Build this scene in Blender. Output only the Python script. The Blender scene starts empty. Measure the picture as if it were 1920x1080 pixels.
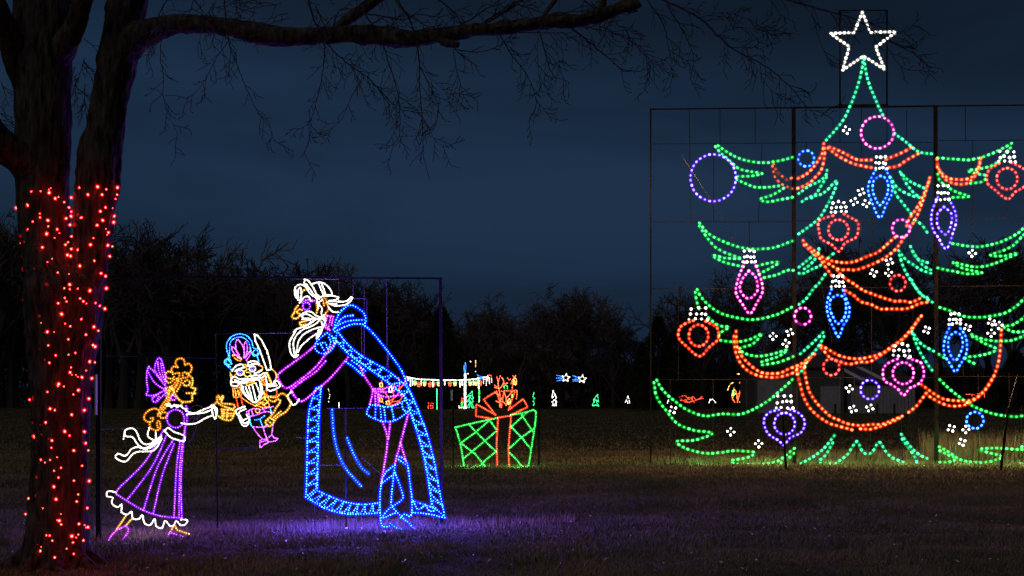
import bpy, math, random
import numpy as np
from mathutils import Vector, noise
R = math.radians
random.seed(7); np.random.seed(7)
sc = bpy.context.scene
col = sc.collection

# ------------------------------------------------------------------ camera, world, sun, exposure
F = 1920 * 50 / 36.0          # focal length in photo pixels
HOR = 752.0                   # photo row of the horizon
EYE = 1.6
cd = bpy.data.cameras.new('camera'); cam = bpy.data.objects.new('camera', cd); col.objects.link(cam)
cam.location = (0, 0, EYE); cam.rotation_euler = (R(90), 0, 0)
cd.lens = 50; cd.sensor_width = 36; cd.shift_y = (HOR - 540) / 1920.0
cd.clip_start = 0.1; cd.clip_end = 3000
sc.camera = cam
sc.view_settings.view_transform = 'Standard'; sc.view_settings.look = 'None'
sc.view_settings.exposure = 0.0; sc.view_settings.gamma = 1.0
sc.view_settings.use_curve_mapping = False
try:
    sc.cycles.use_denoising = True
    sc.cycles.use_light_tree = True
    sc.cycles.max_bounces = 4; sc.cycles.diffuse_bounces = 2
    sc.cycles.sample_clamp_indirect = 3
except Exception: pass

world = bpy.data.worlds.new('World'); sc.world = world; world.use_nodes = True
wn = world.node_tree.nodes; wl = world.node_tree.links
bg = wn['Background']
def nd(nodes, t, **kw):
    n = nodes.new(t)
    for k, v in kw.items(): setattr(n, k, v)
    return n
sky = nd(wn, 'ShaderNodeTexSky', sky_type='NISHITA')
sky.sun_disc = False; sky.sun_elevation = R(2); sky.sun_rotation = R(200)
tc = nd(wn, 'ShaderNodeTexCoord')
mp = nd(wn, 'ShaderNodeMapping'); mp.inputs['Scale'].default_value = (1.6, 1.6, 6.0)
wl.new(tc.outputs['Generated'], mp.inputs['Vector'])
n1 = nd(wn, 'ShaderNodeTexNoise'); n1.inputs['Scale'].default_value = 1.9; n1.inputs['Detail'].default_value = 6; n1.inputs['Roughness'].default_value = .5
n1.inputs['Distortion'].default_value = .5
wl.new(mp.outputs['Vector'], n1.inputs['Vector'])
sep = nd(wn, 'ShaderNodeSeparateXYZ'); wl.new(tc.outputs['Generated'], sep.inputs[0])
# elevation gradient: dusk overcast, then a darker deck of cloud whose ragged edge dips to the right
gr = nd(wn, 'ShaderNodeValToRGB'); wl.new(sep.outputs['Z'], gr.inputs['Fac'])
e = gr.color_ramp.elements
e[0].position = 0.0; e[0].color = (.0064, .0190, .0420, 1)
e[1].position = 1.0; e[1].color = (.0070, .0190, .0390, 1)
a = e.new(.07); a.color = (.0086, .0232, .0520, 1)
a = e.new(.13); a.color = (.0106, .0272, .0610, 1)
a = e.new(.20); a.color = (.0102, .0262, .0590, 1)
e1 = nd(wn, 'ShaderNodeMath', operation='MULTIPLY_ADD'); e1.inputs[1].default_value = .11; wl.new(sep.outputs['X'], e1.inputs[0]); wl.new(sep.outputs['Z'], e1.inputs[2])
e2 = nd(wn, 'ShaderNodeMath', operation='MULTIPLY_ADD'); e2.inputs[1].default_value = .16; wl.new(n1.outputs['Fac'], e2.inputs[0]); wl.new(e1.outputs[0], e2.inputs[2])
dk = nd(wn, 'ShaderNodeMapRange', interpolation_type='SMOOTHSTEP'); wl.new(e2.outputs[0], dk.inputs['Value'])
dk.inputs['From Min'].default_value = .285; dk.inputs['From Max'].default_value = .345; dk.inputs['To Min'].default_value = 0; dk.inputs['To Max'].default_value = .88
deck = nd(wn, 'ShaderNodeMixRGB'); wl.new(dk.outputs[0], deck.inputs['Fac']); wl.new(gr.outputs['Color'], deck.inputs[1]); deck.inputs[2].default_value = (.0050, .0118, .0250, 1)
cl = nd(wn, 'ShaderNodeValToRGB'); wl.new(n1.outputs['Fac'], cl.inputs['Fac'])
cl.color_ramp.elements[0].position = .36; cl.color_ramp.elements[0].color = (.70, .68, .67, 1)
cl.color_ramp.elements[1].position = .62; cl.color_ramp.elements[1].color = (1.08, 1.08, 1.08, 1)
mul = nd(wn, 'ShaderNodeMixRGB', blend_type='MULTIPLY'); mul.inputs['Fac'].default_value = 1
wl.new(deck.outputs['Color'], mul.inputs[1]); wl.new(cl.outputs['Color'], mul.inputs[2])
skm = nd(wn, 'ShaderNodeMixRGB', blend_type='ADD'); skm.inputs['Fac'].default_value = .0006
wl.new(mul.outputs['Color'], skm.inputs[1]); wl.new(sky.outputs['Color'], skm.inputs[2])
wl.new(skm.outputs['Color'], bg.inputs['Color']); bg.inputs['Strength'].default_value = 1.0

sd = bpy.data.lights.new('sun', 'SUN'); sun = bpy.data.objects.new('sun', sd); col.objects.link(sun)
sd.energy = 0.42; sd.angle = R(40); sd.color = (1.0, .86, .80)
sun.rotation_euler = (R(50), 0, R(-25))

# ------------------------------------------------------------------ helpers
def tag(o, label=None, cat=None, group=None, kind=None):
    if label: o['label'] = label
    if cat: o['category'] = cat
    if group: o['group'] = group
    if kind: o['kind'] = kind
    return o
def empty(name, loc, label, cat, group=None, rz=0):
    o = bpy.data.objects.new(name, None); col.objects.link(o)
    o.location = loc; o.rotation_euler = (0, 0, rz); o.empty_display_size = .2
    return tag(o, label, cat, group)

def sstep(a, b, x):
    t = min(1, max(0, (x - a) / (b - a))); return t * t * (3 - 2 * t)
def gz(y, x=0):
    """height of the field: flat near, rising gently to the treeline"""
    z = .78 * sstep(42, 155, y)
    k = sstep(8, 14, y)
    z += k * (.018 + .10 * sstep(19, 21.5, y) * (1 - sstep(30, 33, y))) * noise.noise(Vector((x * .13, y * .30, 3.1)))
    return z
def at(px, py, D):
    return Vector(((px - 960) / F * D, D, EYE + (HOR - py) / F * D))

class MB:
    """collects geometry for one mesh object"""
    def __init__(s): s.v = []; s.f = []; s.m = []; s.mi = 0
    def add(s, vs, fs):
        b = len(s.v); s.v += [tuple(q) for q in vs]
        s.f += [tuple(i + b for i in f) for f in fs]; s.m += [s.mi] * len(fs)
    def box(s, x0, y0, z0, x1, y1, z1):
        v = [(x0,y0,z0),(x1,y0,z0),(x1,y1,z0),(x0,y1,z0),(x0,y0,z1),(x1,y0,z1),(x1,y1,z1),(x0,y1,z1)]
        s.add(v, [(0,3,2,1),(4,5,6,7),(0,1,5,4),(1,2,6,5),(2,3,7,6),(3,0,4,7)])
    def tube(s, pts, rad, sides=4, closed=False, cap=True):
        pts = [Vector(p) for p in pts]; n = len(pts)
        if n < 2: return
        if not hasattr(rad, '__len__'): rad = [rad] * n
        vs = []; up = Vector((0, 1, 0))
        for i in range(n):
            a = pts[(i - 1) % n] if (closed or i > 0) else pts[i]
            b = pts[(i + 1) % n] if (closed or i < n - 1) else pts[i]
            t = (b - a)
            if t.length < 1e-9: t = Vector((0, 0, 1))
            t.normalize()
            u = up if abs(t.dot(up)) < .95 else Vector((1, 0, 0))
            x = t.cross(u).normalized(); y = x.cross(t)
            for k in range(sides):
                an = 2 * math.pi * (k + .5) / sides
                vs.append(pts[i] + (x * math.cos(an) + y * math.sin(an)) * rad[i])
        fs = []
        for i in range(n if closed else n - 1):
            j = (i + 1) % n
            for k in range(sides):
                l = (k + 1) % sides
                fs.append((i*sides+k, i*sides+l, j*sides+l, j*sides+k))
        if cap and not closed:
            fs.append(tuple(range(sides))[::-1]); fs.append(tuple((n-1)*sides+k for k in range(sides)))
        s.add(vs, fs)
    def bead(s, c, t, rl, rw):
        """small lamp: a six-sided bead stretched along t"""
        t = t.normalized(); u = Vector((0, 1, 0)) if abs(t.y) < .95 else Vector((1, 0, 0))
        x = t.cross(u).normalized(); y = x.cross(t)
        vs = [c - t * rl]
        for h, q in ((-.5, .87), (.5, .87)):
            for k in range(6):
                an = math.pi * k / 3
                vs.append(c + t * (rl * h) + (x * math.cos(an) + y * math.sin(an)) * (rw * q * 1.1))
        vs.append(c + t * rl)
        fs = []
        for k in range(6):
            l = (k + 1) % 6
            fs += [(0, 1 + l, 1 + k), (1 + k, 1 + l, 7 + l, 7 + k), (13, 7 + k, 7 + l)]
        s.add(vs, fs)
    def build(s, name, mats, parent=None, origin=None, smooth=False):
        me = bpy.data.meshes.new(name)
        o0 = Vector(origin) if origin is not None else Vector((0, 0, 0))
        if parent is not None: o0 = Vector(parent.location)
        if parent is not None and parent.parent is not None: o0 = Vector(parent.parent.location)
        me.from_pydata([(x - o0.x, y - o0.y, z - o0.z) for x, y, z in s.v], [], s.f)
        if not isinstance(mats, (list, tuple)): mats = [mats]
        for m in mats: me.materials.append(m)
        me.polygons.foreach_set('material_index', s.m)
        if smooth: me.polygons.foreach_set('use_smooth', [True] * len(s.f))
        me.update()
        o = bpy.data.objects.new(name, me); col.objects.link(o)
        if parent is not None: o.parent = parent
        elif origin is not None: o.location = o0
        return o

# ------------------------------------------------------------------ materials
def pmat(name, rgb, rough=.8, metal=0., spec=.3, noise_scale=0, dark=.6, light=1.3, bump=0, stretch=(1,1,1)):
    m = bpy.data.materials.new(name); m.use_nodes = True
    N = m.node_tree.nodes; L = m.node_tree.links; b = N['Principled BSDF']
    b.inputs['Base Color'].default_value = (*rgb, 1); b.inputs['Roughness'].default_value = rough
    b.inputs['Metallic'].default_value = metal
    b.inputs['Specular IOR Level'].default_value = spec
    if noise_scale:
        t = nd(N, 'ShaderNodeTexCoord'); q = nd(N, 'ShaderNodeMapping'); q.inputs['Scale'].default_value = stretch
        L.new(t.outputs['Object'], q.inputs['Vector'])
        n = nd(N, 'ShaderNodeTexNoise'); n.inputs['Scale'].default_value = noise_scale; n.inputs['Detail'].default_value = 6
        L.new(q.outputs['Vector'], n.inputs['Vector'])
        r = nd(N, 'ShaderNodeValToRGB'); L.new(n.outputs['Fac'], r.inputs['Fac'])
        r.color_ramp.elements[0].position = .3; r.color_ramp.elements[1].position = .7
        r.color_ramp.elements[0].color = (*[c * dark for c in rgb], 1); r.color_ramp.elements[1].color = (*[c * light for c in rgb], 1)
        L.new(r.outputs['Color'], b.inputs['Base Color'])
        if bump:
            bp = nd(N, 'ShaderNodeBump'); bp.inputs['Strength'].default_value = bump; bp.inputs['Distance'].default_value = .05
            L.new(n.outputs['Fac'], bp.inputs['Height']); L.new(bp.outputs['Normal'], b.inputs['Normal'])
    return m
def emat(name, rgb, k, sample=True):
    m = bpy.data.materials.new(name); m.use_nodes = True
    N = m.node_tree.nodes; N.clear(); e = nd(N, 'ShaderNodeEmission'); o = nd(N, 'ShaderNodeOutputMaterial')
    e.inputs['Color'].default_value = (*rgb, 1); e.inputs['Strength'].default_value = k
    m.node_tree.links.new(e.outputs[0], o.inputs['Surface'])
    if name.startswith(('lamp_', 'red_lamp')):      # no two lamps burn equally bright
        g = nd(N, 'ShaderNodeNewGeometry'); w = nd(N, 'ShaderNodeValToRGB'); mm = nd(N, 'ShaderNodeMath', operation='MULTIPLY'); mm.inputs[1].default_value = k
        w.color_ramp.elements[0].position = 0; w.color_ramp.elements[0].color = (.12, .12, .12, 1)
        w.color_ramp.elements[1].position = 1; w.color_ramp.elements[1].color = (1.5, 1.5, 1.5, 1)
        q = w.color_ramp.elements.new(.03); q.color = (.45, .45, .45, 1)
        m.node_tree.links.new(g.outputs['Random Per Island'], w.inputs['Fac']); m.node_tree.links.new(w.outputs['Color'], mm.inputs[0]); m.node_tree.links.new(mm.outputs[0], e.inputs['Strength'])
    if not sample:
        try: m.cycles.emission_sampling = 'NONE'
        except Exception: pass
    return m
# lit rope light: coloured tubing (first) and the lamp beads inside it (second), plus a painted bloom halo (third)
LIT = {}
def halo_shell(name, rgb, k):
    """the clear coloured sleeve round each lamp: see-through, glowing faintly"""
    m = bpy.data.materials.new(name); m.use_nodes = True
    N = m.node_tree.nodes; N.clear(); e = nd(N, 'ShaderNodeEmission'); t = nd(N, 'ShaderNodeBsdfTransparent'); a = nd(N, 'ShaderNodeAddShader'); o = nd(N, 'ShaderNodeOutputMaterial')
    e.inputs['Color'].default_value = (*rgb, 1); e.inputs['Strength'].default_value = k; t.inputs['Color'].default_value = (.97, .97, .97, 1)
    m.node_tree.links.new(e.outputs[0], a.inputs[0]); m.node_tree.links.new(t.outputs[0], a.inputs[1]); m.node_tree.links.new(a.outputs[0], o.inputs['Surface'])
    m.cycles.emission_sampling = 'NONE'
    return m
def lit(key, cord, ck, bead, bk, sh=None, sk=.10):
    LIT[key] = [emat('rope_' + key, cord, ck), emat('lamp_' + key, bead, bk), halo_shell('sleeve_' + key, sh or cord, sk)]
lit('green', (.0, 1, .04), .10, (.06, 1, .15), 5.2, (.0, 1, .05), .085)
lit('teal', (.0, 1, .25), .09, (.05, 1, .30), 5.2, (.0, 1, .24), .085)
lit('orange', (1, .03, .0), .30, (1, .13, .04), 5.4, (1, .03, .0), .18)
lit('amber', (1, .22, .0), .45, (1, .38, .06), 4.6, (1, .24, .0), .10)
lit('gold', (1, .36, .01), .50, (1, .56, .13), 5, (1, .40, .01), .12)
lit('red', (1, .01, .01), .12, (1, .10, .08), 4, (1, .01, .01), .12)
lit('scarlet', (1, .015, .0), .6, (1, .08, .035), 5, (1, .015, .0), .20)
lit('white', (.9, .86, .76), .55, (1, .96, .86), 6, (1, .92, .75), .10)
lit('pink', (1, .0, .55), .22, (1, .20, .70), 4.4, (1, .0, .6), .14)
lit('magenta', (.50, .0, 1), .5, (.80, .18, 1), 5, (.5, .0, 1), .15)
lit('violet', (.22, .0, 1), .9, (.52, .14, 1), 5, (.22, .0, 1), .20)
lit('indigo', (.06, .0, 1), .5, (.28, .17, 1), 5, (.08, .0, 1), .20)
lit('blue', (.0, .010, 1), .45, (.05, .24, 1), 6, (.0, .04, 1), .22)
lit('cyan', (.0, .010, 1), .9, (.06, .50, 1), 6.0, (.0, .004, 1), .26)
lit('coral', (1, .045, .01), .55, (1, .13, .06), 4.2, (1, .04, .005), .16)
lit('dim', (.4, .06, .01), .10, (1, .20, .06), 1.3, (1, .1, .0), .03)
def spill(root, colr, pts, watt):
    """what the lit ropes cast on the grass, given out from points along them"""
    rgb = {'green': (.25, 1, .22), 'blue': (.06, .045, 1), 'violet': (.24, .08, 1), 'orange': (1, .42, .20), 'red': (1, .02, .02), 'white': (1, .9, .8)}[colr]
    for p in pts:
        l = bpy.data.lights.new('rope_glow', 'POINT'); l.energy = watt; l.color = rgb; l.shadow_soft_size = 0  # added fill light, zero size so it stays unseen
        o = bpy.data.objects.new('rope_glow', l); col.objects.link(o); o.parent = root; o.location = Vector(p) - Vector(root.location)
STEEL = pmat('dark_steel', (.005, .005, .005), .7, 0, .06, 6, .6, 1.5)
WIRE = pmat('grey_wire', (.045, .042, .045), .5, .3, .3)
CABLE = pmat('black_cable', (.02, .02, .022), .6)
BARK = pmat('bark', (.026, .022, .020), .95, 0, .1, 10, .15, 2.4, 1.0, (2.2, 2.2, .5))
TWIG = pmat('twig_bark', (.022, .016, .018), .9, 0, .2, 12, .6, 1.4)
TRUNKBARK = pmat('far_trunk', (.035, .029, .027), .95, 0, .1, .6, .6, 1.4)
FARBARK = pmat('far_bark', (.062, .052, .051), .95, 0, .1, .6, .6, 1.4)
NEEDLE = pmat('evergreen_foliage', (.022, .030, .018), .95, 0, .05, .8, .6, 1.4)
SIDING = pmat('white_siding', (.19, .19, .21), .7, 0, .3, 1.5, .8, 1.1)
METALWALL = pmat('grey_siding', (.060, .056, .056), .7, 0, .3, 1.5, .8, 1.1)
ROOF = pmat('dark_roof', (.050, .040, .042), .8, 0, .2, 2, .7, 1.2)
SKYL = pmat('roof_panel', (.45, .47, .52), .6, 0, .3)
POSTM = pmat('reflector', (.50, .40, .40), .5)

# ------------------------------------------------------------------ pixel crops used while tracing
CR = dict(P=(0,0,1), G=(180,640,2.7), g=(260,660,6), N=(400,600,4.154), n=(415,615,7.714), m=(430,720,8.308),
          M=(540,640,2.842), H=(500,500,4.909), h=(535,515,6.353), R=(600,570,4.694), B=(740,660,4.5), F=(750,660,7.385), L=(1000,640,6.75),
          A=(1200,170,3), a=(1560,170,3), C=(1200,520,2.842), c=(1560,520,2.842), S=(1480,0,3.6), T=(1440,540,4.91),
          U=(1440,700,5.683), V=(1440,250,4.697), W=(1440,420,6), X=(1740,540,6.75), Y=(1740,680,5.143),
          k=(0,300,4.154), K=(0,540,3.6), J=(0,820,4.154), b=(230,0,3.272), d=(550,0,3.6), e=(850,0,3.086), f=(1150,0,3.2))
def cr(pts, step):
    """Catmull-Rom through pts, resampled about every step"""
    out = []; n = len(pts)
    for i in range(n - 1):
        p0 = pts[max(0, i-1)]; p1 = pts[i]; p2 = pts[i+1]; p3 = pts[min(n-1, i+2)]
        L = math.hypot(p2[0]-p1[0], p2[1]-p1[1]); k = max(1, int(L / step + .5))
        for j in range(k):
            t = j / k
            q = [.5*((2*p1[d])+(-p0[d]+p2[d])*t+(2*p0[d]-5*p1[d]+4*p2[d]-p3[d])*t*t+(-p0[d]+3*p1[d]-3*p2[d]+p3[d])*t**3) for d in (0, 1)]
            out.append(tuple(q))
    out.append(pts[-1]); return out
def parse(s, step=4.0):
    """'K x,y x,y ... [flags]' in a crop's own coordinates -> (points in photo pixels, closed)"""
    tk = s.split(); x0, y0, sc_ = CR[tk[0]]; tk = tk[1:]
    if tk[0] == 'o':
        cx, cy = map(float, tk[1].split(',')); rx, ry = map(float, tk[2].split(','))
        n = max(10, int(2 * math.pi * rx / sc_ / step))
        w = random.uniform(-.3, .3)
        return [(x0 + (cx + rx*math.cos(w+2*math.pi*i/n))/sc_, y0 + (cy + ry*math.sin(w+2*math.pi*i/n))/sc_) for i in range(n)], True
    fl = ''
    if ',' not in tk[-1]: fl = tk.pop()
    p = [tuple(map(float, q.split(','))) for q in tk]
    p = [(x0 + u/sc_, y0 + v/sc_) for u, v in p]
    cl = 'c' in fl
    if cl: p = p + [p[0]]
    if 's' in fl:
        q = []
        for i in range(len(p)-1):
            L = math.dist(p[i], p[i+1]); k = max(1, int(L/step/2))
            q += [(p[i][0]+(p[i+1][0]-p[i][0])*j/k, p[i][1]+(p[i+1][1]-p[i][1])*j/k) for j in range(k)]
        q.append(p[-1]); p = q
    else: p = cr(p, step)
    return p, False
def resample(p, sp, closed):
    """points every sp along p with their directions"""
    q = list(p) + ([p[0]] if closed else [])
    L = [0]
    for i in range(len(q)-1): L.append(L[-1] + math.dist(q[i], q[i+1]))
    T = L[-1]; n = max(1, int(round(T / sp))); out = []; j = 0
    for i in range(n + (0 if closed else 1)):
        s = T * i / n
        while j < len(L) - 2 and L[j+1] < s: j += 1
        d = max(1e-6, L[j+1]-L[j]); t = (s - L[j]) / d
        out.append(((q[j][0]+(q[j+1][0]-q[j][0])*t, q[j][1]+(q[j+1][1]-q[j][1])*t), (q[j+1][0]-q[j][0], q[j+1][1]-q[j][1])))
    return out

class Plane:
    """a vertical plane standing in the field, fixed by its distance at two photo columns"""
    def __init__(s, xa, Da, xb, Db, off=0): s.a = (xa, 1/Da, xb, 1/Db); s.off = off
    def D(s, px):
        xa, ia, xb, ib = s.a; return 1 / (ia + (ib-ia) * (px-xa)/(xb-xa)) + s.off
    def pt(s, px, py, off=0): return at(px, py, s.D(px) + off)

def strokes(mb, plane, strs, sp, cw, bl, bw, off=0, jit=.3, miss=0.0, cstep=4.0, shl=1.0):
    """lays rope light along strokes: tubing radius cw px, beads bl x bw px every sp px"""
    for s in strs:
        p, closed = parse(s, cstep)
        D = plane.D(p[0][0]); u = D / F
        dz = random.uniform(-.004, .004)
        mb.mi = 0
        mb.tube([plane.pt(x, y, off + dz) for x, y in p], cw * u, 4, closed)
        if D < 60 and shl: mb.mi = 2; mb.tube([plane.pt(x, y, off + dz) for x, y in p], (cw + 1.6*shl) * u, 5, closed, cap=False)  # wider glowing tube added as a bloom halo round the rope
        mb.mi = 1
        for (x, y), (tx, ty) in resample(p, sp, closed):
            if random.random() < miss: continue
            x += random.uniform(-jit, jit); y += random.uniform(-jit, jit)
            k = random.uniform(.78, 1.18)
            q = plane.pt(x, y, off - cw*u*.8 + dz); t = Vector((tx, random.uniform(-.3,.3)*math.hypot(tx,ty), -ty))
            mb.bead(q, t, bl*u*k, bw*u*k)
            if D < 60 and shl: mb.mi = 2; mb.bead(q, t, (bl+1.5*shl)*u, (bw+1.7*shl)*u); mb.mi = 1  # oversized glowing bead paints the halo of each lamp
def part(name, root, plane, colr, strs, st, off=0, label=None, miss=0):
    mb = MB(); strokes(mb, plane, strs, *st[:4], off=off, miss=miss, shl=st[4] if len(st) > 4 else 1)
    o = mb.build(name, LIT[colr], root)
    if label: o['label'] = label
    return o

# ------------------------------------------------------------------ ground
def grid_axis(lims):
    out = []
    for a, b, s in lims:
        n = int((b - a) / s); out += [a + (b - a) * i / n for i in range(n)]
    return out + [lims[-1][1]]
xs = grid_axis([(-400,-40,20),(-40,40,.5),(40,400,20)]); ys = grid_axis([(-25,10,5),(10,50,.4),(50,200,5),(200,900,50)])
mb = MB()
vs = [(x, y, gz(y, x)) for y in ys for x in xs]; nx = len(xs)
fs = [(j*nx+i, j*nx+i+1, (j+1)*nx+i+1, (j+1)*nx+i) for j in range(len(ys)-1) for i in range(nx-1)]
mb.add(vs, fs)
def ground_mat():
    m = bpy.data.materials.new('field_turf'); m.use_nodes = True
    N = m.node_tree.nodes; L = m.node_tree.links; b = N['Principled BSDF']
    b.inputs['Roughness'].default_value = 1; b.inputs['Specular IOR Level'].default_value = .05
    g = nd(N, 'ShaderNodeNewGeometry')
    def nz(s, d=6, r=.55):
        n = nd(N, 'ShaderNodeTexNoise'); n.inputs['Scale'].default_value = s; n.inputs['Detail'].default_value = d; n.inputs['Roughness'].default_value = r
        L.new(g.outputs['Position'], n.inputs['Vector']); return n
    big = nz(.35, 4); mid = nz(2.2); fine = nz(28, 3)
    r = nd(N, 'ShaderNodeValToRGB'); L.new(big.outputs['Fac'], r.inputs['Fac'])
    e = r.color_ramp.elements
    e[0].position = .35; e[0].color = (.035, .042, .018, 1); e[1].position = .62; e[1].color = (.105, .082, .050, 1)
    r2 = nd(N, 'ShaderNodeValToRGB'); L.new(mid.outputs['Fac'], r2.inputs['Fac'])
    r2.color_ramp.elements[0].position = .3; r2.color_ramp.elements[0].color = (.45, .43, .40, 1)
    r2.color_ramp.elements[1].position = .68; r2.color_ramp.elements[1].color = (1.25, 1.2, 1.15, 1)
    m1 = nd(N, 'ShaderNodeMixRGB', blend_type='MULTIPLY'); m1.inputs['Fac'].default_value = 1
    L.new(r.outputs['Color'], m1.inputs[1]); L.new(r2.outputs['Color'], m1.inputs[2])
    r3 = nd(N, 'ShaderNodeValToRGB'); L.new(fine.outputs['Fac'], r3.inputs['Fac'])
    r3.color_ramp.elements[0].position = .3; r3.color_ramp.elements[0].color = (.5, .5, .5, 1)
    r3.color_ramp.elements[1].position = .7; r3.color_ramp.elements[1].color = (1.4, 1.4, 1.4, 1)
    m2 = nd(N, 'ShaderNodeMixRGB', blend_type='MULTIPLY'); m2.inputs['Fac'].default_value = 1
    L.new(m1.outputs['Color'], m2.inputs[1]); L.new(r3.outputs['Color'], m2.inputs[2])
    L.new(m2.outputs['Color'], b.inputs['Base Color'])
    bp = nd(N, 'ShaderNodeBump'); bp.inputs['Strength'].default_value = .9; bp.inputs['Distance'].default_value = .06
    L.new(fine.outputs['Fac'], bp.inputs['Height']); L.new(bp.outputs['Normal'], b.inputs['Normal'])
    return m
GM = ground_mat()
g = mb.build('ground', GM, smooth=True); tag(g, 'dark winter field of short brown and green turf', kind='structure')

def grass_mat(name, tan, green, sc_=.6):
    m = bpy.data.materials.new(name); m.use_nodes = True
    N = m.node_tree.nodes; L = m.node_tree.links; b = N['Principled BSDF']
    b.inputs['Roughness'].default_value = .8; b.inputs['Specular IOR Level'].default_value = .2
    g = nd(N, 'ShaderNodeNewGeometry'); n = nd(N, 'ShaderNodeTexNoise'); n.inputs['Scale'].default_value = sc_; n.inputs['Detail'].default_value = 4
    L.new(g.outputs['Position'], n.inputs['Vector'])
    a = nd(N, 'ShaderNodeMath', operation='MULTIPLY_ADD'); a.inputs[1].default_value = .35; L.new(g.outputs['Random Per Island'], a.inputs[0]); L.new(n.outputs['Fac'], a.inputs[2])
    r = nd(N, 'ShaderNodeValToRGB'); L.new(a.outputs[0], r.inputs['Fac'])
    r.color_ramp.elements[0].position = .5; r.color_ramp.elements[0].color = (*green, 1)
    r.color_ramp.elements[1].position = .85; r.color_ramp.elements[1].color = (*tan, 1)
    L.new(r.outputs['Color'], b.inputs['Base Color']); return m
def blades(name, label, mat, X, Y, H, W, lean=.5):
    n = len(X); an = np.random.rand(n) * 2 * math.pi
    Z = np.array([gz(y, x) for x, y in zip(X, Y)]) - .005
    dx = np.cos(an) * W * .5; dy = np.sin(an) * W * .5
    la = np.random.rand(n) * 2 * math.pi; ll = np.random.rand(n) * lean * H
    v = np.zeros((n, 3, 3))
    v[:, 0] = np.stack([X - dx, Y - dy, Z], 1); v[:, 1] = np.stack([X + dx, Y + dy, Z], 1)
    v[:, 2] = np.stack([X + np.cos(la) * ll, Y + np.sin(la) * ll, Z + H], 1)
    me = bpy.data.meshes.new(name); me.vertices.add(n*3); me.loops.add(n*3); me.polygons.add(n)
    me.vertices.foreach_set('co', v.reshape(-1)); me.loops.foreach_set('vertex_index', np.arange(n*3))
    me.polygons.foreach_set('loop_start', np.arange(n) * 3)
    try: me.polygons.foreach_set('loop_total', np.full(n, 3))
    except Exception: pass
    me.update(); me.validate(); me.materials.append(mat)
    o = bpy.data.objects.new(name, me); col.objects.link(o)
    return tag(o, label, 'grass', kind='stuff')
GR1 = grass_mat('turf_blades', (.20, .15, .09), (.055, .070, .028))
GR3 = grass_mat('tall_dry_blades', (.17, .125, .085), (.085, .07, .04))
GR2 = grass_mat('dry_blades', (.30, .22, .13), (.16, .12, .06))
def scatter(n, D0, D1, p=1.0, x0=-60, x1=1980):
    """points in the part of the field in view, thinning with distance"""
    t = np.random.rand(n) ** p; D = D0 + (D1 - D0) * t
    X = (x0 + (x1 - x0) * np.random.rand(n) - 960) / F * D
    return X, D
X, Y = scatter(190000, 12.6, 25, 1.1)
cl = np.array([noise.noise(Vector((x*.9, y*.9, 0))) + .8*noise.noise(Vector((x*3.1, y*2.2, 5))) for x, y in zip(X, Y)])
H = (.020 + .036 * np.random.rand(len(X))) * (1 + 1.1 * np.clip(cl, -.5, .8))
blades('short_grass', 'short turf in the foreground tinged purple by the lights', GR1, X, Y, H, .010 + .008*np.random.rand(len(X)), .9)
X, Y = scatter(90000, 25, 46, 1.1)
blades('short_grass', 'short turf in front of and under the big light tree', GR1, X, Y, .03 + .05*np.random.rand(len(X)), .018 + .014*np.random.rand(len(X)), .9)

X, Y = scatter(60000, 40, 125, 1.5)
blades('short_grass', 'far open turf stretching behind the light displays to the wood', GR1, X, Y, .04 + .06*np.random.rand(len(X)), .03 + .03*np.random.rand(len(X)), .9)

# ------------------------------------------------------------------ planes
PF = Plane(185, 16.25, 828, 17.95)       # figures by the trunk
PT = Plane(1220, 36.2, 1920, 35.7)       # the big light tree
PG = Plane(850, 34.6, 1010, 34.6)        # the gift box
# tufts that the mower misses, at the foot of the frames
def tufts(n, plane, x0, x1, hmin, hmax, back=(-.3, .5), cent=None):
    px = np.random.rand(n) * (x1 - x0) + x0
    if cent is not None: px = np.clip(np.random.normal(0, .5, n) * (x1-x0)/2 + cent, x0, x1)
    D = np.array([plane.D(q) for q in px]) + back[0] + (back[1]-back[0]) * np.random.rand(n)
    return (px - 960) / F * D, D, hmin + (hmax - hmin) * np.random.rand(n) ** 1.6
XX, YY, HH = [], [], []
for args in ((5200, PF, 150, 480, .03, .15, (-.02,.6)), (5600, PF, 480, 870, .03, .16, (.0,.6)), (1800, PF, 830, 1080, .03, .13, (-.2,.5)), (900, PF, 20, 170, .03, .2)):
    x, y, h = tufts(*args); XX.append(x); YY.append(y); HH.append(h)
X, Y, H = map(np.concatenate, (XX, YY, HH))
blades('tall_grass', 'unmown purple-lit grass tufts at the foot of the figure frame', GR2, X, Y, H, .010 + .006*np.random.rand(len(X)), .8)
XX, YY, HH = [], [], []
for args in ((4200, PT, 1730, 1960, .15, .95, (.4, 3.0)), (3000, PT, 1500, 1760, .08, .40, (.4, 2.5)), (2500, PT, 1220, 1500, .05, .22, (-.2, 1.5)), (2600, PT, 1500, 1980, .04, .16, (-.5,.6))):
    x, y, h = tufts(*args); XX.append(x); YY.append(y); HH.append(h)
X, Y, H = map(np.concatenate, (XX, YY, HH))
blades('tall_grass', 'tall dry tan grass standing behind the big light tree', GR3, X, Y, H, .016 + .012*np.random.rand(len(X)), .45)
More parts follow.
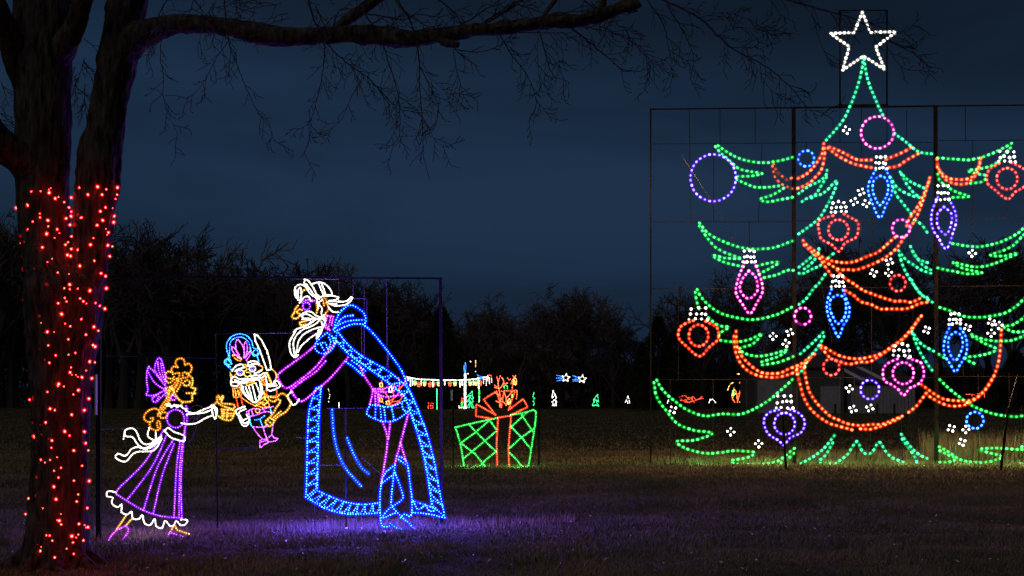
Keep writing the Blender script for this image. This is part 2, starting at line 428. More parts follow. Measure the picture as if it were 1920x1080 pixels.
# fallen leaves
n = 380; X, Y = scatter(n, 12.9, 19.5, 1)
v = []; f = []
for i in range(n):
    s = random.uniform(.008, .026); a = random.uniform(0, 6.28); z = gz(Y[i], X[i]) + random.uniform(.03, .07)
    q = Vector((X[i], Y[i], z)); t = Vector((math.cos(a), math.sin(a), random.uniform(-.6,.6))) * s; w = Vector((-math.sin(a), math.cos(a), random.uniform(-.8,.8))) * s * .55
    b0 = len(v); v += [tuple(q - t), tuple(q + w), tuple(q + t), tuple(q - w)]; f += [(b0, b0+1, b0+2), (b0, b0+2, b0+3)]
me = bpy.data.meshes.new('fallen_leaves'); me.from_pydata(v, [], f); me.materials.append(pmat('dry_leaf', (.42, .34, .26), .45, 0, .5, 30))
o = bpy.data.objects.new('fallen_leaves', me); col.objects.link(o); tag(o, 'small dry leaves scattered over the near turf', 'leaves', kind='stuff')

# ------------------------------------------------------------------ background trees
def grow(mb, p, d, L, r, depth, spread, up, minr, rng, kids=(2, 3)):
    """one limb and, recursively, its branches"""
    n = 3; pts = [p]; rr = [r]; q = p.copy(); dd = d.copy()
    for i in range(n):
        dd = (dd + Vector((rng.gauss(0, .13), rng.gauss(0, .13), rng.gauss(0, .10) + up*.045 - (.06 if depth < 3 else 0)))).normalized()
        q = q + dd * (L / n); pts.append(q.copy()); rr.append(r * (1 - .38 * (i+1)/n))
    mb.tube(pts, [max(minr, x) for x in rr], 5 if depth > 4 else 3, cap=False)
    if depth == 0: return
    k = rng.randint(*kids) + (1 if depth < 3 and rng.random() < .4 else 0)
    for j in range(k):
        t = rng.uniform(.45, 1.0) if j else 1.0
        i = min(n, int(t * n)); b = pts[i]
        ax = dd.orthogonal().normalized(); ax.rotate(__import__('mathutils').Quaternion(dd, rng.uniform(0, 6.28)))
        nd_ = dd.copy(); nd_.rotate(__import__('mathutils').Quaternion(ax, rng.uniform(.4, 1.15) * spread)); 
        grow(mb, b, nd_, L * rng.uniform(.62, .86), rr[i] * rng.uniform(.52, .74), depth - 1, spread, up, minr, rng, kids)
def bare_mesh(seed, spread, up, depth=7, trunk=.24, r0=.021):
    rng = random.Random(seed); mb = MB(); mt = MB()
    p = Vector((0, 0, 0)); lean = Vector((rng.uniform(-.05,.05), rng.uniform(-.05,.05), 1)).normalized()
    pts = [p, p + lean * trunk * .5, p + lean * trunk]
    mt.tube(pts, [r0*1.35, r0, r0*.85], 8)
    for j in range(rng.randint(3, 5)):
        a = rng.uniform(0, 6.28); s = rng.uniform(.15, .8) * spread
        d = Vector((math.cos(a)*s, math.sin(a)*s, .9)).normalized()
        b = pts[1].lerp(pts[2], rng.uniform(.4, 1))
        grow(mb, b, d, .20 * rng.uniform(.8, 1.15), r0 * rng.uniform(.45, .7), depth - 1, spread, up, .0022, rng)
    zs = [v[2] for v in mb.v]; k = 1 / max(zs)
    mb.v = [(x*k, y*k, z*k) for x, y, z in mb.v]; mt.v = [(x*k, y*k, z*k) for x, y, z in mt.v]
    return mt, mb
def mesh_of(mb, name, mat):
    me = bpy.data.meshes.new(name); me.from_pydata(mb.v, [], mb.f); me.materials.append(mat); return me
BARE = []
for sd_, spd, up in ((1, .85, .5), (2, .75, .9), (3, 1.05, .25), (4, .65, 1.2), (5, .9, .6), (6, .7, 1.0)):
    mt, mc = bare_mesh(sd_, spd, up)
    BARE.append((mesh_of(mt, 'trunk', TRUNKBARK), mesh_of(mc, 'crown', FARBARK), max(abs(v[0]) for v in mc.v)))
def ever_mesh(seed, wid=.30):
    rng = random.Random(seed); mt = MB(); mt.tube([(0,0,0),(0,0,.95)], [.02, .004], 6); mb = MB()
    lob = [(rng.uniform(-1,1), rng.uniform(-1,1), rng.uniform(.15,.9), rng.uniform(.5,1)) for _ in range(26)]
    for _ in range(7500):
        z = rng.uniform(.02, 1) ** 1.0
        a = rng.uniform(0, 6.28); prof = wid * (1 - z) ** .6 * (.75 + .4 * noise.noise(Vector((math.cos(a)*1.4, math.sin(a)*1.4, z*7 + seed))))
        r = prof * rng.uniform(.2, 1.08) ** .5
        c = Vector((math.cos(a)*r, math.sin(a)*r, z * .98)); s = rng.uniform(.008, .022)
        d = Vector((math.cos(a), math.sin(a), rng.uniform(-.6, .8))).normalized() * s * 1.7; w = Vector((rng.gauss(0,1), rng.gauss(0,1), rng.gauss(0,1))).normalized() * s * .6
        mb.add([c - w, c + w, c + d], [(0, 1, 2)])
    return mt, mb
EVER = []
for sd_, w in ((11, .34), (12, .26)):
    mt, mc = ever_mesh(sd_, w); EVER.append((mesh_of(mt, 'trunk', FARBARK), mesh_of(mc, 'crown', NEEDLE), w))
def plant_tree(px, top, D, kind, idx, wide, label, group):
    h = ((EYE + (HOR - top)/F*D) - gz(D)) * (1.10 if kind == 'bare' else 1.0); x = (px - 960)/F*D
    src = (BARE if kind == 'bare' else EVER)[idx]
    r = empty('bare_tree' if kind == 'bare' else 'evergreen_tree', (x, D, gz(D, x) - .05), label, 'tree', group, random.uniform(0, 6.28))
    r.scale = (h * wide, h * wide, h)
    for nm, me in (('trunk', src[0]), ('crown', src[1])):
        o = bpy.data.objects.new(nm, me); col.objects.link(o); o.parent = r
    return r
GT = 'trees of the distant treeline'
L1 = 'tall bare tree in the dark treeline left of the robed figure'
L2 = 'bare tree in the treeline behind the robed light figure'
L3 = 'bare tree in the middle treeline above the far light displays'
L4 = 'bare tree in the treeline seen through the big light tree'
L5 = 'bare tree in the treeline left of the red-lit trunk'
rr = random.Random(5)
MARKS = ((30,'at the left edge beyond the red-lit trunk'),(330,'above the girl with the bow'),(470,'between the girl and the soldier doll'),(600,'over the raised sword of the doll'),(700,'behind the back of the robed man'),(830,'inside the right end of the figure frame'),
  (900,'above the blue-tipped light column'),(1000,'above the gift bow'),(1100,'above the two shooting stars'),(1200,'between the shooting stars and the tree frame'),(1340,'behind the bright red onion ornament'),(1490,'behind the pink drop ornament'),
  (1600,'behind the middle blue drop ornament'),(1750,'over the long white shed'),(1850,'behind the right blue drop ornament'),(9999,'at the right edge behind the climbing garland'))
SEEN = {}
ORD = ('leftmost', 'second from left', 'third from left', 'fourth from left', 'fifth from left', 'sixth from left', 'seventh from left', 'eighth from left')
def tree_label(px, rear):
    k = (rear, next(t for m, t in MARKS if px < m)); i = SEEN.get(k, 0); SEEN[k] = i + 1
    return ('low rear-row bare tree ' if rear else 'tall bare treeline tree ') + k[1] + ', ' + ORD[i]
for px, top, lb in sorted(((-12,415,L5),(22,432,L5),(205,450,L1),(232,432,L1),(262,440,L1),(292,434,L1),(322,452,L1),(352,458,L1),(385,464,L1),(418,474,L1),(445,496,L1),
                    (487,478,L1),(515,508,L1),(548,505,L1),(580,498,L2),(618,520,L2),(655,512,L2),(690,536,L2),(726,540,L2),(762,548,L2),
                    (788,560,L3),(878,566,L3),(905,580,L3),(1052,560,L3),(1092,558,L3),(1120,578,L3),(1150,596,L3),(1180,620,L3),(1020,590,L3),
                    (1318,560,L4),(1352,520,L4),(1402,506,L4),(1442,512,L4),(1492,530,L4),(1540,500,L4),(1592,468,L4),(1632,462,L4),(1672,478,L4),(1712,500,L4),
                    (1762,490,L4),(1808,470,L4),(1852,478,L4),(1895,455,L4),(1950,470,L4))):
    plant_tree(px, top, rr.uniform(150, 172), 'bare', rr.randrange(6), rr.uniform(.65, 1.0), tree_label(px, False), GT)
for px in range(-28, 1990, 26):      # the rows behind, lower and closer together
    if (px > 860 and px % 52) or 40 < px < 190: continue
    lb = L5 if px < 190 else L1 if px < 560 else L2 if px < 780 else L3 if px < 1200 else L4
    top = (505 if px < 190 else 520 if px < 560 else 575 if px < 780 else 615 if px < 1200 else 585) + rr.uniform(-22, 25)
    plant_tree(px + rr.uniform(-8, 8), top, rr.uniform(174, 190), 'bare', rr.randrange(6), rr.uniform(.9, 1.3), tree_label(px, True), GT)
plant_tree(975, 548, 146, 'bare', 2, .95, 'broad spreading bare oak rising above the other trees in the middle', None)
plant_tree(828, 572, 148, 'ever', 0, 1.1, 'dark evergreen just right of the robed figure frame', None)
plant_tree(1235, 590, 140, 'ever', 1, 1.2, 'taller dark evergreen beside the left post of the tree frame', None)
plant_tree(1268, 612, 142, 'ever', 0, 1.2, 'lower dark evergreen right of the left post of the tree frame', None)
plant_tree(1205, 640, 142, 'ever', 0, 1.1, 'low dark evergreen just left of the tree frame post', None)
plant_tree(1905, 655, 120, 'ever', 0, 1.6, 'low dark cedar at the right edge behind the tree frame', None)
plant_tree(702, 570, 150, 'ever', 1, 1.2, 'dark evergreen behind the cape of the robed figure', None)
# undergrowth of the wood: one mass of twigs and leaves
rng = np.random.default_rng(3); n = 150000
pxs = rng.uniform(-220, 2160, n); D = rng.uniform(176, 200, n)
def topy(px):
    b = np.interp(px, [-200,150,450,560,780,830,1200,1290,1450,1750,2100], [540,545,560,600,640,650,680,660,700,700,680])
    return b
wob = np.array([22 * noise.noise(Vector((p*.03, d*.05, 1))) + 12 * noise.noise(Vector((p*.11, d*.1, 4))) for p, d in zip(pxs, D)])
tp = topy(pxs) + wob; t = rng.random(n) ** .8
py = 772 - (772 - tp) * t
x = (pxs - 960)/F*D; z = EYE + (HOR - py)/F*D; s = rng.uniform(.18, .5, n)
V = np.zeros((n, 3, 3)); c = np.stack([x, D, z], 1)
for k in range(3): V[:, k] = c + rng.normal(0, 1, (n, 3)) * s[:, None] * np.array([.55, .55, 1.0])
me = bpy.data.meshes.new('distant_wood'); me.vertices.add(n*3); me.loops.add(n*3); me.polygons.add(n)
me.vertices.foreach_set('co', V.reshape(-1)); me.loops.foreach_set('vertex_index', np.arange(n*3)); me.polygons.foreach_set('loop_start', np.arange(n)*3)
me.update(); me.validate(); me.materials.append(pmat('undergrowth', (.050, .042, .040), 1, 0, .05, .3))
o = bpy.data.objects.new('distant_wood', me); col.objects.link(o); tag(o, 'dark tangled undergrowth of the far wood along the horizon', 'wood', kind='stuff')

# ------------------------------------------------------------------ barns
def ppx(px, D): return (px - 960)/F*D
def pz(py, D): return EYE + (HOR - py)/F*D
D = 118.0; zg = gz(D)
b = empty('shed', (ppx(1655, D), D, zg), 'long low white shed with dark roof and two skylights inside the lower garland', 'building')
x0, x1 = ppx(1596, D), ppx(1716, D); zt = pz(719, D); zr = pz(688, D) 
mb = MB(); w = (x1 - x0) / 18
for i in range(18):
    mb = MB(); mb.box(x0 + i*w + .015, D - .02*(i % 2), zg - .1, x0 + (i+1)*w - .015, D + .1, zt)
    mb.build('wall_panel', SIDING, b)
mb = MB(); mb.box(x0 + .05, D + .11, zg - .1, x1 - .05, D + 8, zt); mb.build('wall', SIDING, b)
mb = MB(); y1 = D + 8.5; zr2 = EYE + (HOR - 688)/F*y1
def slab(mb, a, b_, c, d_, th):
    nrm = (Vector(b_)-Vector(a)).cross(Vector(d_)-Vector(a)).normalized() * th
    v = [Vector(q) for q in (a, b_, c, d_)]; v += [q + nrm for q in v]
    mb.add(v, [(0,3,2,1),(4,5,6,7),(0,1,5,4),(1,2,6,5),(2,3,7,6),(3,0,4,7)])
A, Bq = Vector((x0-.3, D-.3, zt+.01)), Vector((x1+.3, D-.3, zt+.01)); Cq, Dq = Vector((x1+.3, y1, zr2)), Vector((x0-.3, y1, zr2))
slab(mb, A, Bq, Cq, Dq, .08); rf = mb.build('roof', ROOF, b)
def roofpt(u, v): return A.lerp(Bq, u).lerp(Dq.lerp(Cq, u), v)
for u in (.10, .40):
    mb = MB(); nn = Vector((0, 0, .1))
    slab(mb, roofpt(u+.10, .12)+nn, roofpt(u+.19, .12)+nn, roofpt(u+.12, .9)+nn, roofpt(u+.03, .9)+nn, .03); mb.build('skylight', SKYL, b)
for px in (1677,):
    pass
b = empty('barn', (ppx(1500, D), D + 1, zg), 'taller grey sided barn left of the white shed behind the garland', 'building')
x0, x1 = ppx(1420, D), ppx(1588, D); zt = pz(690, D)
for i in range(12):
    mb = MB(); h = (pz(668, D) - (zg + 1.35)) / 12
    mb.box(ppx(1519, D), D + .98 - .03, zg + 1.35 + i*h + .012, ppx(1547, D), D + 1.0, zg + 1.35 + (i+1)*h - .012); mb.build('siding_board', METALWALL, b)
mb = MB(); mb.box(x0, D + 1.01, zg - .1, x1, D + 9, zt); mb.build('wall', METALWALL, b)
for q0, q1, q2 in ((1543, 1581, 724), (1424, 1500, 712)): mb = MB(); mb.box(ppx(q0, D), D + .9, zg - .1, ppx(q1, D), D + 1.0, pz(q2, D)); mb.build('white_wall_panel', SIDING, b)
mb = MB(); y1 = D + 9.3
slab(mb, (x0-.3, D+.7, zt), (x1+.2, D+.7, zt), (x1+.2, y1, zt+1.3), (x0-.3, y1, zt+1.3), .1); mb.build('roof', ROOF, b)
for px, lb in ((1566, 'short dark post before the grey barn'), (1645, 'short dark post before the middle of the white shed'), (1677, 'short dark post before the right end of the white shed')):
    mb = MB(); d2 = 112.; mb.tube([(ppx(px, d2), d2, gz(d2)-.1), (ppx(px, d2), d2, gz(d2)+.85)], .09, 8)
    tag(mb.build('fence_post', CABLE, origin=(ppx(px, d2), d2, gz(d2))), lb, 'post')

# ------------------------------------------------------------------ far light displays (about 140 m away)
PD = Plane(700, 140, 1900, 140)
FS = (2.0, .55, .7, .55)      # spacing, cord, bead length, bead width (px)
def far(name, label, cat, cx, parts, plane=PD, st=FS, group=None, miss=0):
    D = plane.D(cx); r = empty(name, (ppx(cx, D), D, gz(D)), label, cat, group)
    for nm, c, ss in parts: part(nm, r, plane, c, ss, st, miss=miss)
    return r
def lantern(x, y, cbody, croof):
    return [('lantern_roof', croof, ['P %g,%g %g,%g %g,%g cs' % (x-3, y+2.5, x, y-.5, x+3, y+2.5)]),
            ('lantern_body', cbody, ['P %g,%g %g,%g %g,%g %g,%g cs' % (x-2, y+3.5, x+2, y+3.5, x+2, y+8, x-2, y+8), 'P %g,%g %g,%g' % (x, y+4, x, y+7.5)])]
D = PD.D(820)
# catenary of white icicles with lanterns
r = empty('lantern_garland', (ppx(840, D), D, gz(D)), 'white icicle string hung with red and green lanterns right of the figures', 'light display')
for seg in ('F 100,345 200,368 330,380 560,388', 'F 605,388 780,390', 'F 800,390 900,388 980,380 1100,365'):
    part('string', r, PD, 'white', [seg], (1.6, .6, .9, .7))
for u, v0, l in ((110,350,45),(145,360,110),(172,365,90),(295,378,85),(455,385,95),(620,390,65),(830,392,90),(860,392,70),(1015,380,75)):
    part('icicle', r, PD, 'white', ['F %d,%d %d,%d' % (u, v0, u, v0+l)], (1.4, .55, .8, .7))
for u, v, cb, c2 in ((208,395,'gold','green'),(260,420,'scarlet','scarlet'),(342,405,'gold','green'),(415,420,'scarlet','scarlet'),(465,410,'scarlet','scarlet'),(537,405,'gold','green'),
                     (692,410,'scarlet','scarlet'),(763,405,'gold','green'),(972,400,'gold','green'),(1050,400,'gold','green'),(1112,400,'scarlet','scarlet')):
    x, y = 750 + u/7.385, 660 + v/7.385
    for nm, c, ss in lantern(x, y, cb, c2): part(nm, r, PD, c, ss, (1.5, .55, .8, .65))
mb = MB(); 
for px in (764, 905): mb.tube([(ppx(px, D), D + .1, gz(D) - .1), (ppx(px, D), D + .1, pz(707, D))], .05, 6)
mb.build('poles', STEEL, r)['kind'] = 'stuff'
far('light_candle', 'tall white light column with a blue flame above the far candles', 'light display', 872, [
    ('flame', 'blue', ['F 905,150 895,200 900,290', 'F 905,150 915,200 905,290', 'F 885,190 890,280']),
    ('column', 'white', ['F 890,300 890,780 s', 'F 912,300 912,780 s', 'F 900,300 905,420 895,520 905,640 900,780']),
    ('blue_stripe', 'indigo', ['F 900,600 905,700'])])
far('light_candle', 'shorter white and green light column right of the blue-tipped one', 'light display', 898, [
    ('column', 'white', ['F 1085,350 1085,520', 'F 1095,400 1095,520', 'F 1100,620 1100,690']), ('green_stem', 'green', ['F 1090,530 1092,690', 'F 1103,530 1103,640'])])
far('light_snowburst', 'cluster of white and blue lights at the end of the lantern string', 'light display', 912, [
    ('tail', 'blue', ['F 1070,320 1140,345', 'F 1075,355 1150,350', 'F 1090,380 1150,365']),
    ('burst', 'white', ['F 1150,350 1215,340 1240,370', 'F 1155,350 1155,430', 'F 1195,350 1195,460', 'F 1215,330 1215,400', 'F 1238,360 1238,440', 'F 1268,370 1268,420', 'F 1170,380 1210,370']),
    ('orange_tip', 'scarlet', ['F 1225,320 1260,325 1270,355'])])
far('light_tree', 'green outlined light tree beside the blue-tipped light column', 'light display', 882, [
    ('outline', 'teal', ['F 1000,545 930,620 985,600 930,690 975,680 930,770 955,775 980,700', 'F 1000,545 1005,610 1020,640 990,640 1020,690 990,690 1025,775 1000,775 980,700', 'F 985,600 960,670'])])
far('light_candle', 'small red and green lit figure left of the column', 'light display', 866, [('red', 'scarlet', ['F 855,635 850,690 865,690 860,640']), ('green', 'green', ['F 850,700 850,770', 'F 862,690 865,770']), ('base', 'white', ['F 815,745 820,775', 'F 840,770 900,775'])])
far('light_pole', 'thin green light pole under the lantern string', 'light display', 819, [('pole', 'teal', ['F 508,510 510,790 s', 'F 512,520 514,790 s'])])
far('light_parcel', 'small red square of lights beside the green light pole', 'light display', 807, [('parcel', 'scarlet', ['F 395,710 460,705 455,775 390,780 cs', 'F 395,745 455,740 s', 'F 425,710 425,780 s'])], miss=.35)
brs = ['F 1380,760 1390,640 1370,520 1360,420 1390,330', 'F 1370,520 1440,420 1410,355', 'F 1360,420 1340,340', 'F 1370,500 1310,460', 'F 1375,600 1310,560', 'F 1470,740 1470,640 1440,560 1400,540', 'F 1470,640 1540,560 1560,460 1555,400 1600,330', 'F 1380,700 1330,680', 'F 1540,560 1600,520 1620,560 1610,650', 'F 1490,360 1510,390 1530,370', 'F 1400,640 1440,700 1470,730', 'F 1555,400 1540,440', 'F 1560,330 1600,370', 'F 1310,490 1350,500', 'F 1450,440 1490,430']
far('birdhouse_tree', 'orange-lit branching tree with lit birdhouses right above the gift bow', 'light display', 948, [
    ('branches', 'orange', brs), ('birdhouse', 'gold', ['F 1570,380 1595,360 1615,385 1612,450 1575,450 cs', 'F 1590,400 1592,440']), ('birdhouse', 'gold', ['F 1490,670 1510,645 1530,670 1528,720 1492,720 cs', 'F 1508,680 1510,710']),
    ('birdhouse', 'green', ['F 1435,480 1465,455 1490,480 1485,500', 'F 1445,485 1445,500']), ('bird', 'green', ['F 1550,590 1545,630 1565,630 cs'])], st=(1.8, .6, .8, .7))
far('birdhouse_tree', 'red-lit branching tree with birdhouses glimpsed behind the peplum of the robed figure', 'light display', 727, [
    ('branches', 'scarlet', ['R 600,890 605,830 560,760 540,680', 'R 605,860 680,800 700,700 690,650', 'R 560,780 520,740', 'R 640,860 700,850 730,800', 'R 560,870 530,840 520,800', 'R 690,760 740,700 760,640', 'R 620,880 650,820 640,760 660,700', 'R 580,880 640,890 700,860']),
    ('birdhouse', 'gold', ['R 525,700 540,690 550,700 550,730 528,730 cs']), ('birdhouse', 'white', ['R 610,740 620,725 632,740 632,775 610,775 cs']), ('birdhouse', 'gold', ['R 525,830 540,825 550,840 548,860 525,860 cs']), ('birdhouse', 'gold', ['R 585,860 600,850 612,860 610,885 588,885 cs'])], st=(1.8, .6, .8, .7))
SH = 'shooting star lights hung side by side in the dark'
for lb, u0 in (('left one of the two white shooting stars with blue tails', 0), ('right one of the two white shooting stars with blue tails', 205)):
    v0 = 0 if u0 == 0 else 15
    star = []
    for i in range(10):
        a = -math.pi/2 + i*math.pi/5 + .12; q = 55 if i % 2 == 0 else 24
        star.append('%g,%g' % (413+u0+q*math.cos(a), 462+v0+q*math.sin(a)))
    far('shooting_star', lb, 'light display', 1000 + (400+u0)/6.75, [('star', 'white', ['L ' + ' '.join(star) + ' cs']),
        ('tail', 'blue', ['L %d,%d %d,%d s' % (295+u0, 430+v0-(10 if u0 else 0), 370+u0, 445+v0), 'L %d,%d %d,%d s' % (295+u0, 465+v0, 370+u0, 465+v0), 'L %d,%d %d,%d s' % (300+u0, 500+v0-(15 if u0 else 0), 370+u0, 485+v0)])], group=SH)
far('light_tree', 'slim white light tree under the left shooting star', 'light display', 1039, [('outline', 'white', ['L 250,625 240,720 270,680 290,720 235,770 265,740 300,770 240,810', 'L 250,625 285,700 262,650', 'L 262,745 240,812 290,812 s', 'L 285,760 292,812'])], miss=.15)
far('light_tree', 'green light tree with a bent tip in the middle distance', 'light display', 1117, [('outline', 'teal', ['L 812,675 760,745 785,740 745,810 795,805', 'L 812,680 825,770 800,740 805,790 825,815', 'L 750,812 825,812 s'])])
far('light_tree', 'tiny white light tree far off left of the tree frame post', 'light display', 1175, [('outline', 'white', ['L 1198,695 1180,740 1165,770', 'L 1198,700 1215,740 1218,780', 'L 1180,745 1195,780'])], miss=.2)
far('light_tree', 'sparse teal light tree just right of the gift bow', 'light display', 1000, [('outline', 'teal', ['F 1858,550 1840,640 1870,640 1835,690 1865,700 1845,740'])], miss=.3)
far('light_tree', 'tiny white light tree behind the lowest left branch of the big tree', 'light display', 1256, [('outline', 'white', ['C 155,645 145,670', 'C 155,645 168,672', 'C 148,662 165,660'])])
far('light_bush', 'red string-lit bush seen through the left of the big light tree', 'light display', 1292, [('lights', 'scarlet', ['C 210,640 240,630 260,650 285,635 300,655 330,635', 'C 215,655 250,665 285,660 310,650 335,645', 'C 220,648 240,660 262,640 290,668', 'C 240,650 262,668 280,645'])], miss=.1)
far('light_tripod', 'small white lit tripod right of the red-lit bush', 'light display', 1336, [('legs', 'white', ['C 375,650 368,668', 'C 388,648 402,668', 'C 376,652 390,650'])])
far('birdhouse_tree', 'orange and gold lit tree right of the red-lit bush', 'light display', 1378, [('branches', 'orange', ['C 520,665 515,620 500,590', 'C 520,660 535,610 550,570', 'C 530,665 550,640 555,610', 'C 505,665 490,640 495,610', 'C 515,640 540,590 530,560', 'C 545,665 550,600']), ('gold_lights', 'gold', ['C 468,600 480,570 500,560', 'C 520,515 545,520 548,560', 'C 500,600 490,630 510,620']), ('green_lights', 'green', ['C 490,600 500,615 495,640'])], st=(2.2, .5, .9, .8), miss=.15)
r = far('lantern_garland', 'short lantern string seen over the left garland of the big tree', 'light display', 1443, [('string', 'white', ['C 640,488 745,492 s'])])
for u in (655, 680, 705): 
    for nm, c, ss in lantern(1200 + u/2.842, 520 + 495/2.842, 'gold', 'gold'): part(nm, r, PD, c, ss, FS)
far('light_sleigh', 'small red-orange lit outline low behind the right garland', 'light display', 1828, [('outline', 'scarlet', ['Y 370,305 450,310 480,330', 'Y 480,300 540,295 545,330', 'Y 420,305 430,335'])], miss=.2)
far('light_drips', 'sparse white lights behind the sleeve of the robed figure', 'light display', 616, [('drip', 'white', ['R 70,735 85,800 75,860'])], st=(3.5, .12, .7, .6), miss=.2)
far('light_drips', 'short white dash of light behind the sleeve opening', 'light display', 635, [('drip', 'white', ['R 165,870 168,910'])])
far('floating_lights', 'few small white lights hanging above the far candle columns', 'light display', 893, [('dash', 'gold', ['F 1048,125 1048,205']), ('sparks', 'white', ['F 975,128 978,132', 'F 1043,268 1046,272', 'F 940,300 943,304'])], st=(3, .3, .8, .6))
mb = MB(); mb.tube([at(1130.5, 703, 90), at(1166, 757, 90)], .035, 5)
tag(mb.build('guy_wire', WIRE, origin=(ppx(1166, 90), 90, gz(90))), 'pale slanting guy wire alone in the dark field right of the shooting stars', 'wire')

# ------------------------------------------------------------------ gift box
GS = (3.6, .8, 1.1, .85, .9)
r = empty('gift_light_sculpture', (ppx(930, 34.6), 34.6, gz(34.6)), 'green latticed gift box of rope light with a red ribbon and bow', 'light display')
part('box_outline', r, PG, 'green', ['B 513,638 530,690 560,800 585,968', 'B 513,635 640,605 800,570 868,556 s', 'B 982,530 1100,510 1172,488 1190,500 1190,560 1175,680 1130,958', 'B 740,970 860,976 s', 'B 970,972 1120,965 s'], GS)
part('lattice', r, PG, 'green', ['B 630,615 750,740 855,840 s', 'B 800,575 680,680 555,770 s', 'B 855,670 750,760 580,900 s', 'B 560,770 680,860 770,975 s', 'B 855,840 780,900 710,970 s', 'B 800,575 855,650 s',
      'B 1115,510 975,640 s', 'B 980,630 1070,720 1150,820 s', 'B 1065,520 1165,670 s', 'B 1170,650 1070,720 970,810 s', 'B 970,850 1030,910 1075,970'], GS, off=.02)
part('ribbon', r, PG, 'coral', ['B 872,555 860,780 866,970 965,972 960,800 982,540 925,545 cs'], GS, off=-.03)
part('bow', r, PG, 'coral', ['B 820,562 684,542 690,440 850,530 s', 'B 850,530 750,400 862,330 898,465 925,325 1015,330 960,490 1085,395 1122,465 985,530 s'], GS, off=-.03)
spill(r, 'green', [PG.pt(x, 866, -.35) for x in (885, 975)], 22)
fr = empty('display_frame', (ppx(930, 34.6), 34.68, gz(34.6)), 'thin dark steel frame holding the gift box lights', 'frame')
def post(root, plane, x0, y0, x1, y1, wpx, mat=STEEL, off=.04, name='post', sides=4):
    mb = MB(); D = plane.D(x0); mb.tube([plane.pt(x0, y0, off), plane.pt(x1, y1, off)], wpx * D / F * .5, sides)
    return mb.build(name, mat, root)
post(fr, PG, 850, 750, 850, 879, 4); post(fr, PG, 1010, 728, 1010, 878, 6); post(fr, PG, 850, 730.5, 1010, 730.5, 1.6, name='top_rail')
post(fr, PG, 847, 731, 847, 751, 5, POSTM, name='reflector_sleeve')

# ------------------------------------------------------------------ big light tree: steel frame
fr = empty('steel_frame', (ppx(1620, 36), 36.1, gz(36)), 'tall dark steel pipe frame that carries the big light tree', 'frame')
for x0, y0, x1, y1, w, nm in ((1220,204,1220,872,4.2,'post'), (1488,202,1490,870,9,'post'), (1754,199,1756,870,9,'post'), (2022,197,2022,870,4.2,'post'),
    (1218,205,1488,202,3.5,'top_rail'), (1488,202,1754,199,4.5,'top_rail'), (1754,199,2024,196,3.5,'top_rail'),
    (1575,19,1575,200,4,'star_frame_post'), (1663,19,1663,200,4,'star_frame_post'), (1573,19.5,1665,19.5,3,'star_frame_rail'), (1573,198,1665,197,5,'star_frame_rail')):
    post(fr, PT, x0, y0, x1, y1, w, name=nm, off=.07)
for x0, y0, x1, y1 in ((1222,270,1486,268),(1492,267,1752,267),(1758,264,2020,262),(1222,416,1486,416),(1492,414,1752,412),(1758,411,2020,408),(1222,541,1486,542),(1492,539,1752,539),(1758,537,2020,535),
    (1222,712,1486,711),(1492,708,1752,708),(1758,706,2020,706),(1292,206,1296,416),(1416,204,1416,268),(1338,270,1338,416),(1429,270,1422,416),(1405,416,1405,466),(1272,541,1272,712),(1257,712,1257,869),
    (1337,712,1337,869),(1423,800,1423,869),(1433,541,1432,711),(1575,200,1575,267),(1663,200,1663,267),(1615,197,1615,320),(1615,412,1615,470),(1810,200,1810,265),(1824,265,1824,411),(1888,375,1888,411),
    (1822,411,1823,475),(1637,412,1637,505),(1634,540,1634,708),(1712,540,1712,600),(1575,708,1575,820),(1602,708,1602,740),(1700,712,1712,860),(1632,760,1632,862),(1606,820,1606,862),(1690,790,1692,865),(1834,700,1834,868),
    (1915,760,1915,868),(1806,680,1806,706),(1892,700,1892,765),(1400,712,1400,800),(1350,206,1350,268),(1512,267,1512,280),(1700,206,1700,267)):
    post(fr, PT, x0, y0, x1, y1, 1.6, name='thin_rod', off=.045, sides=4)
for (x0, y0, x1, y1), lb in (((1468,778,1474,882), 'dark leaning guy stake in front of the purple onion ornament'), ((1890,765,1876,881), 'dark leaning guy stake near the right end of the big tree')):
    mb = MB(); D = 1.6*F/(y1-HOR); mb.tube([at(x0, y0, D), at(x1, y1+2, D)], 2.6*D/F, 8)
    tag(mb.build('guy_stake', STEEL, origin=(ppx(x1, D), D, gz(D, ppx(x1, D)))), lb, 'stake')
for pts, lb in ((((1277,290),(1340,385),(1395,485)), 'thin guy wire slanting past the big purple ring'), (((1492,262),(1520,420),(1560,640)), 'thin guy wire hanging from the left main post of the big tree'),
                (((1758,250),(1762,300)), 'short wire stub on the right main post of the big tree'), (((1907,705),(1890,766)), 'thin guy wire running down to the right stake')):
    mb = MB(); mb.tube([at(x, y, 35.3) for x, y in pts], .006, 3)
    tag(mb.build('guy_wire', CABLE, origin=at(*pts[-1], 35.3)), lb, 'wire')

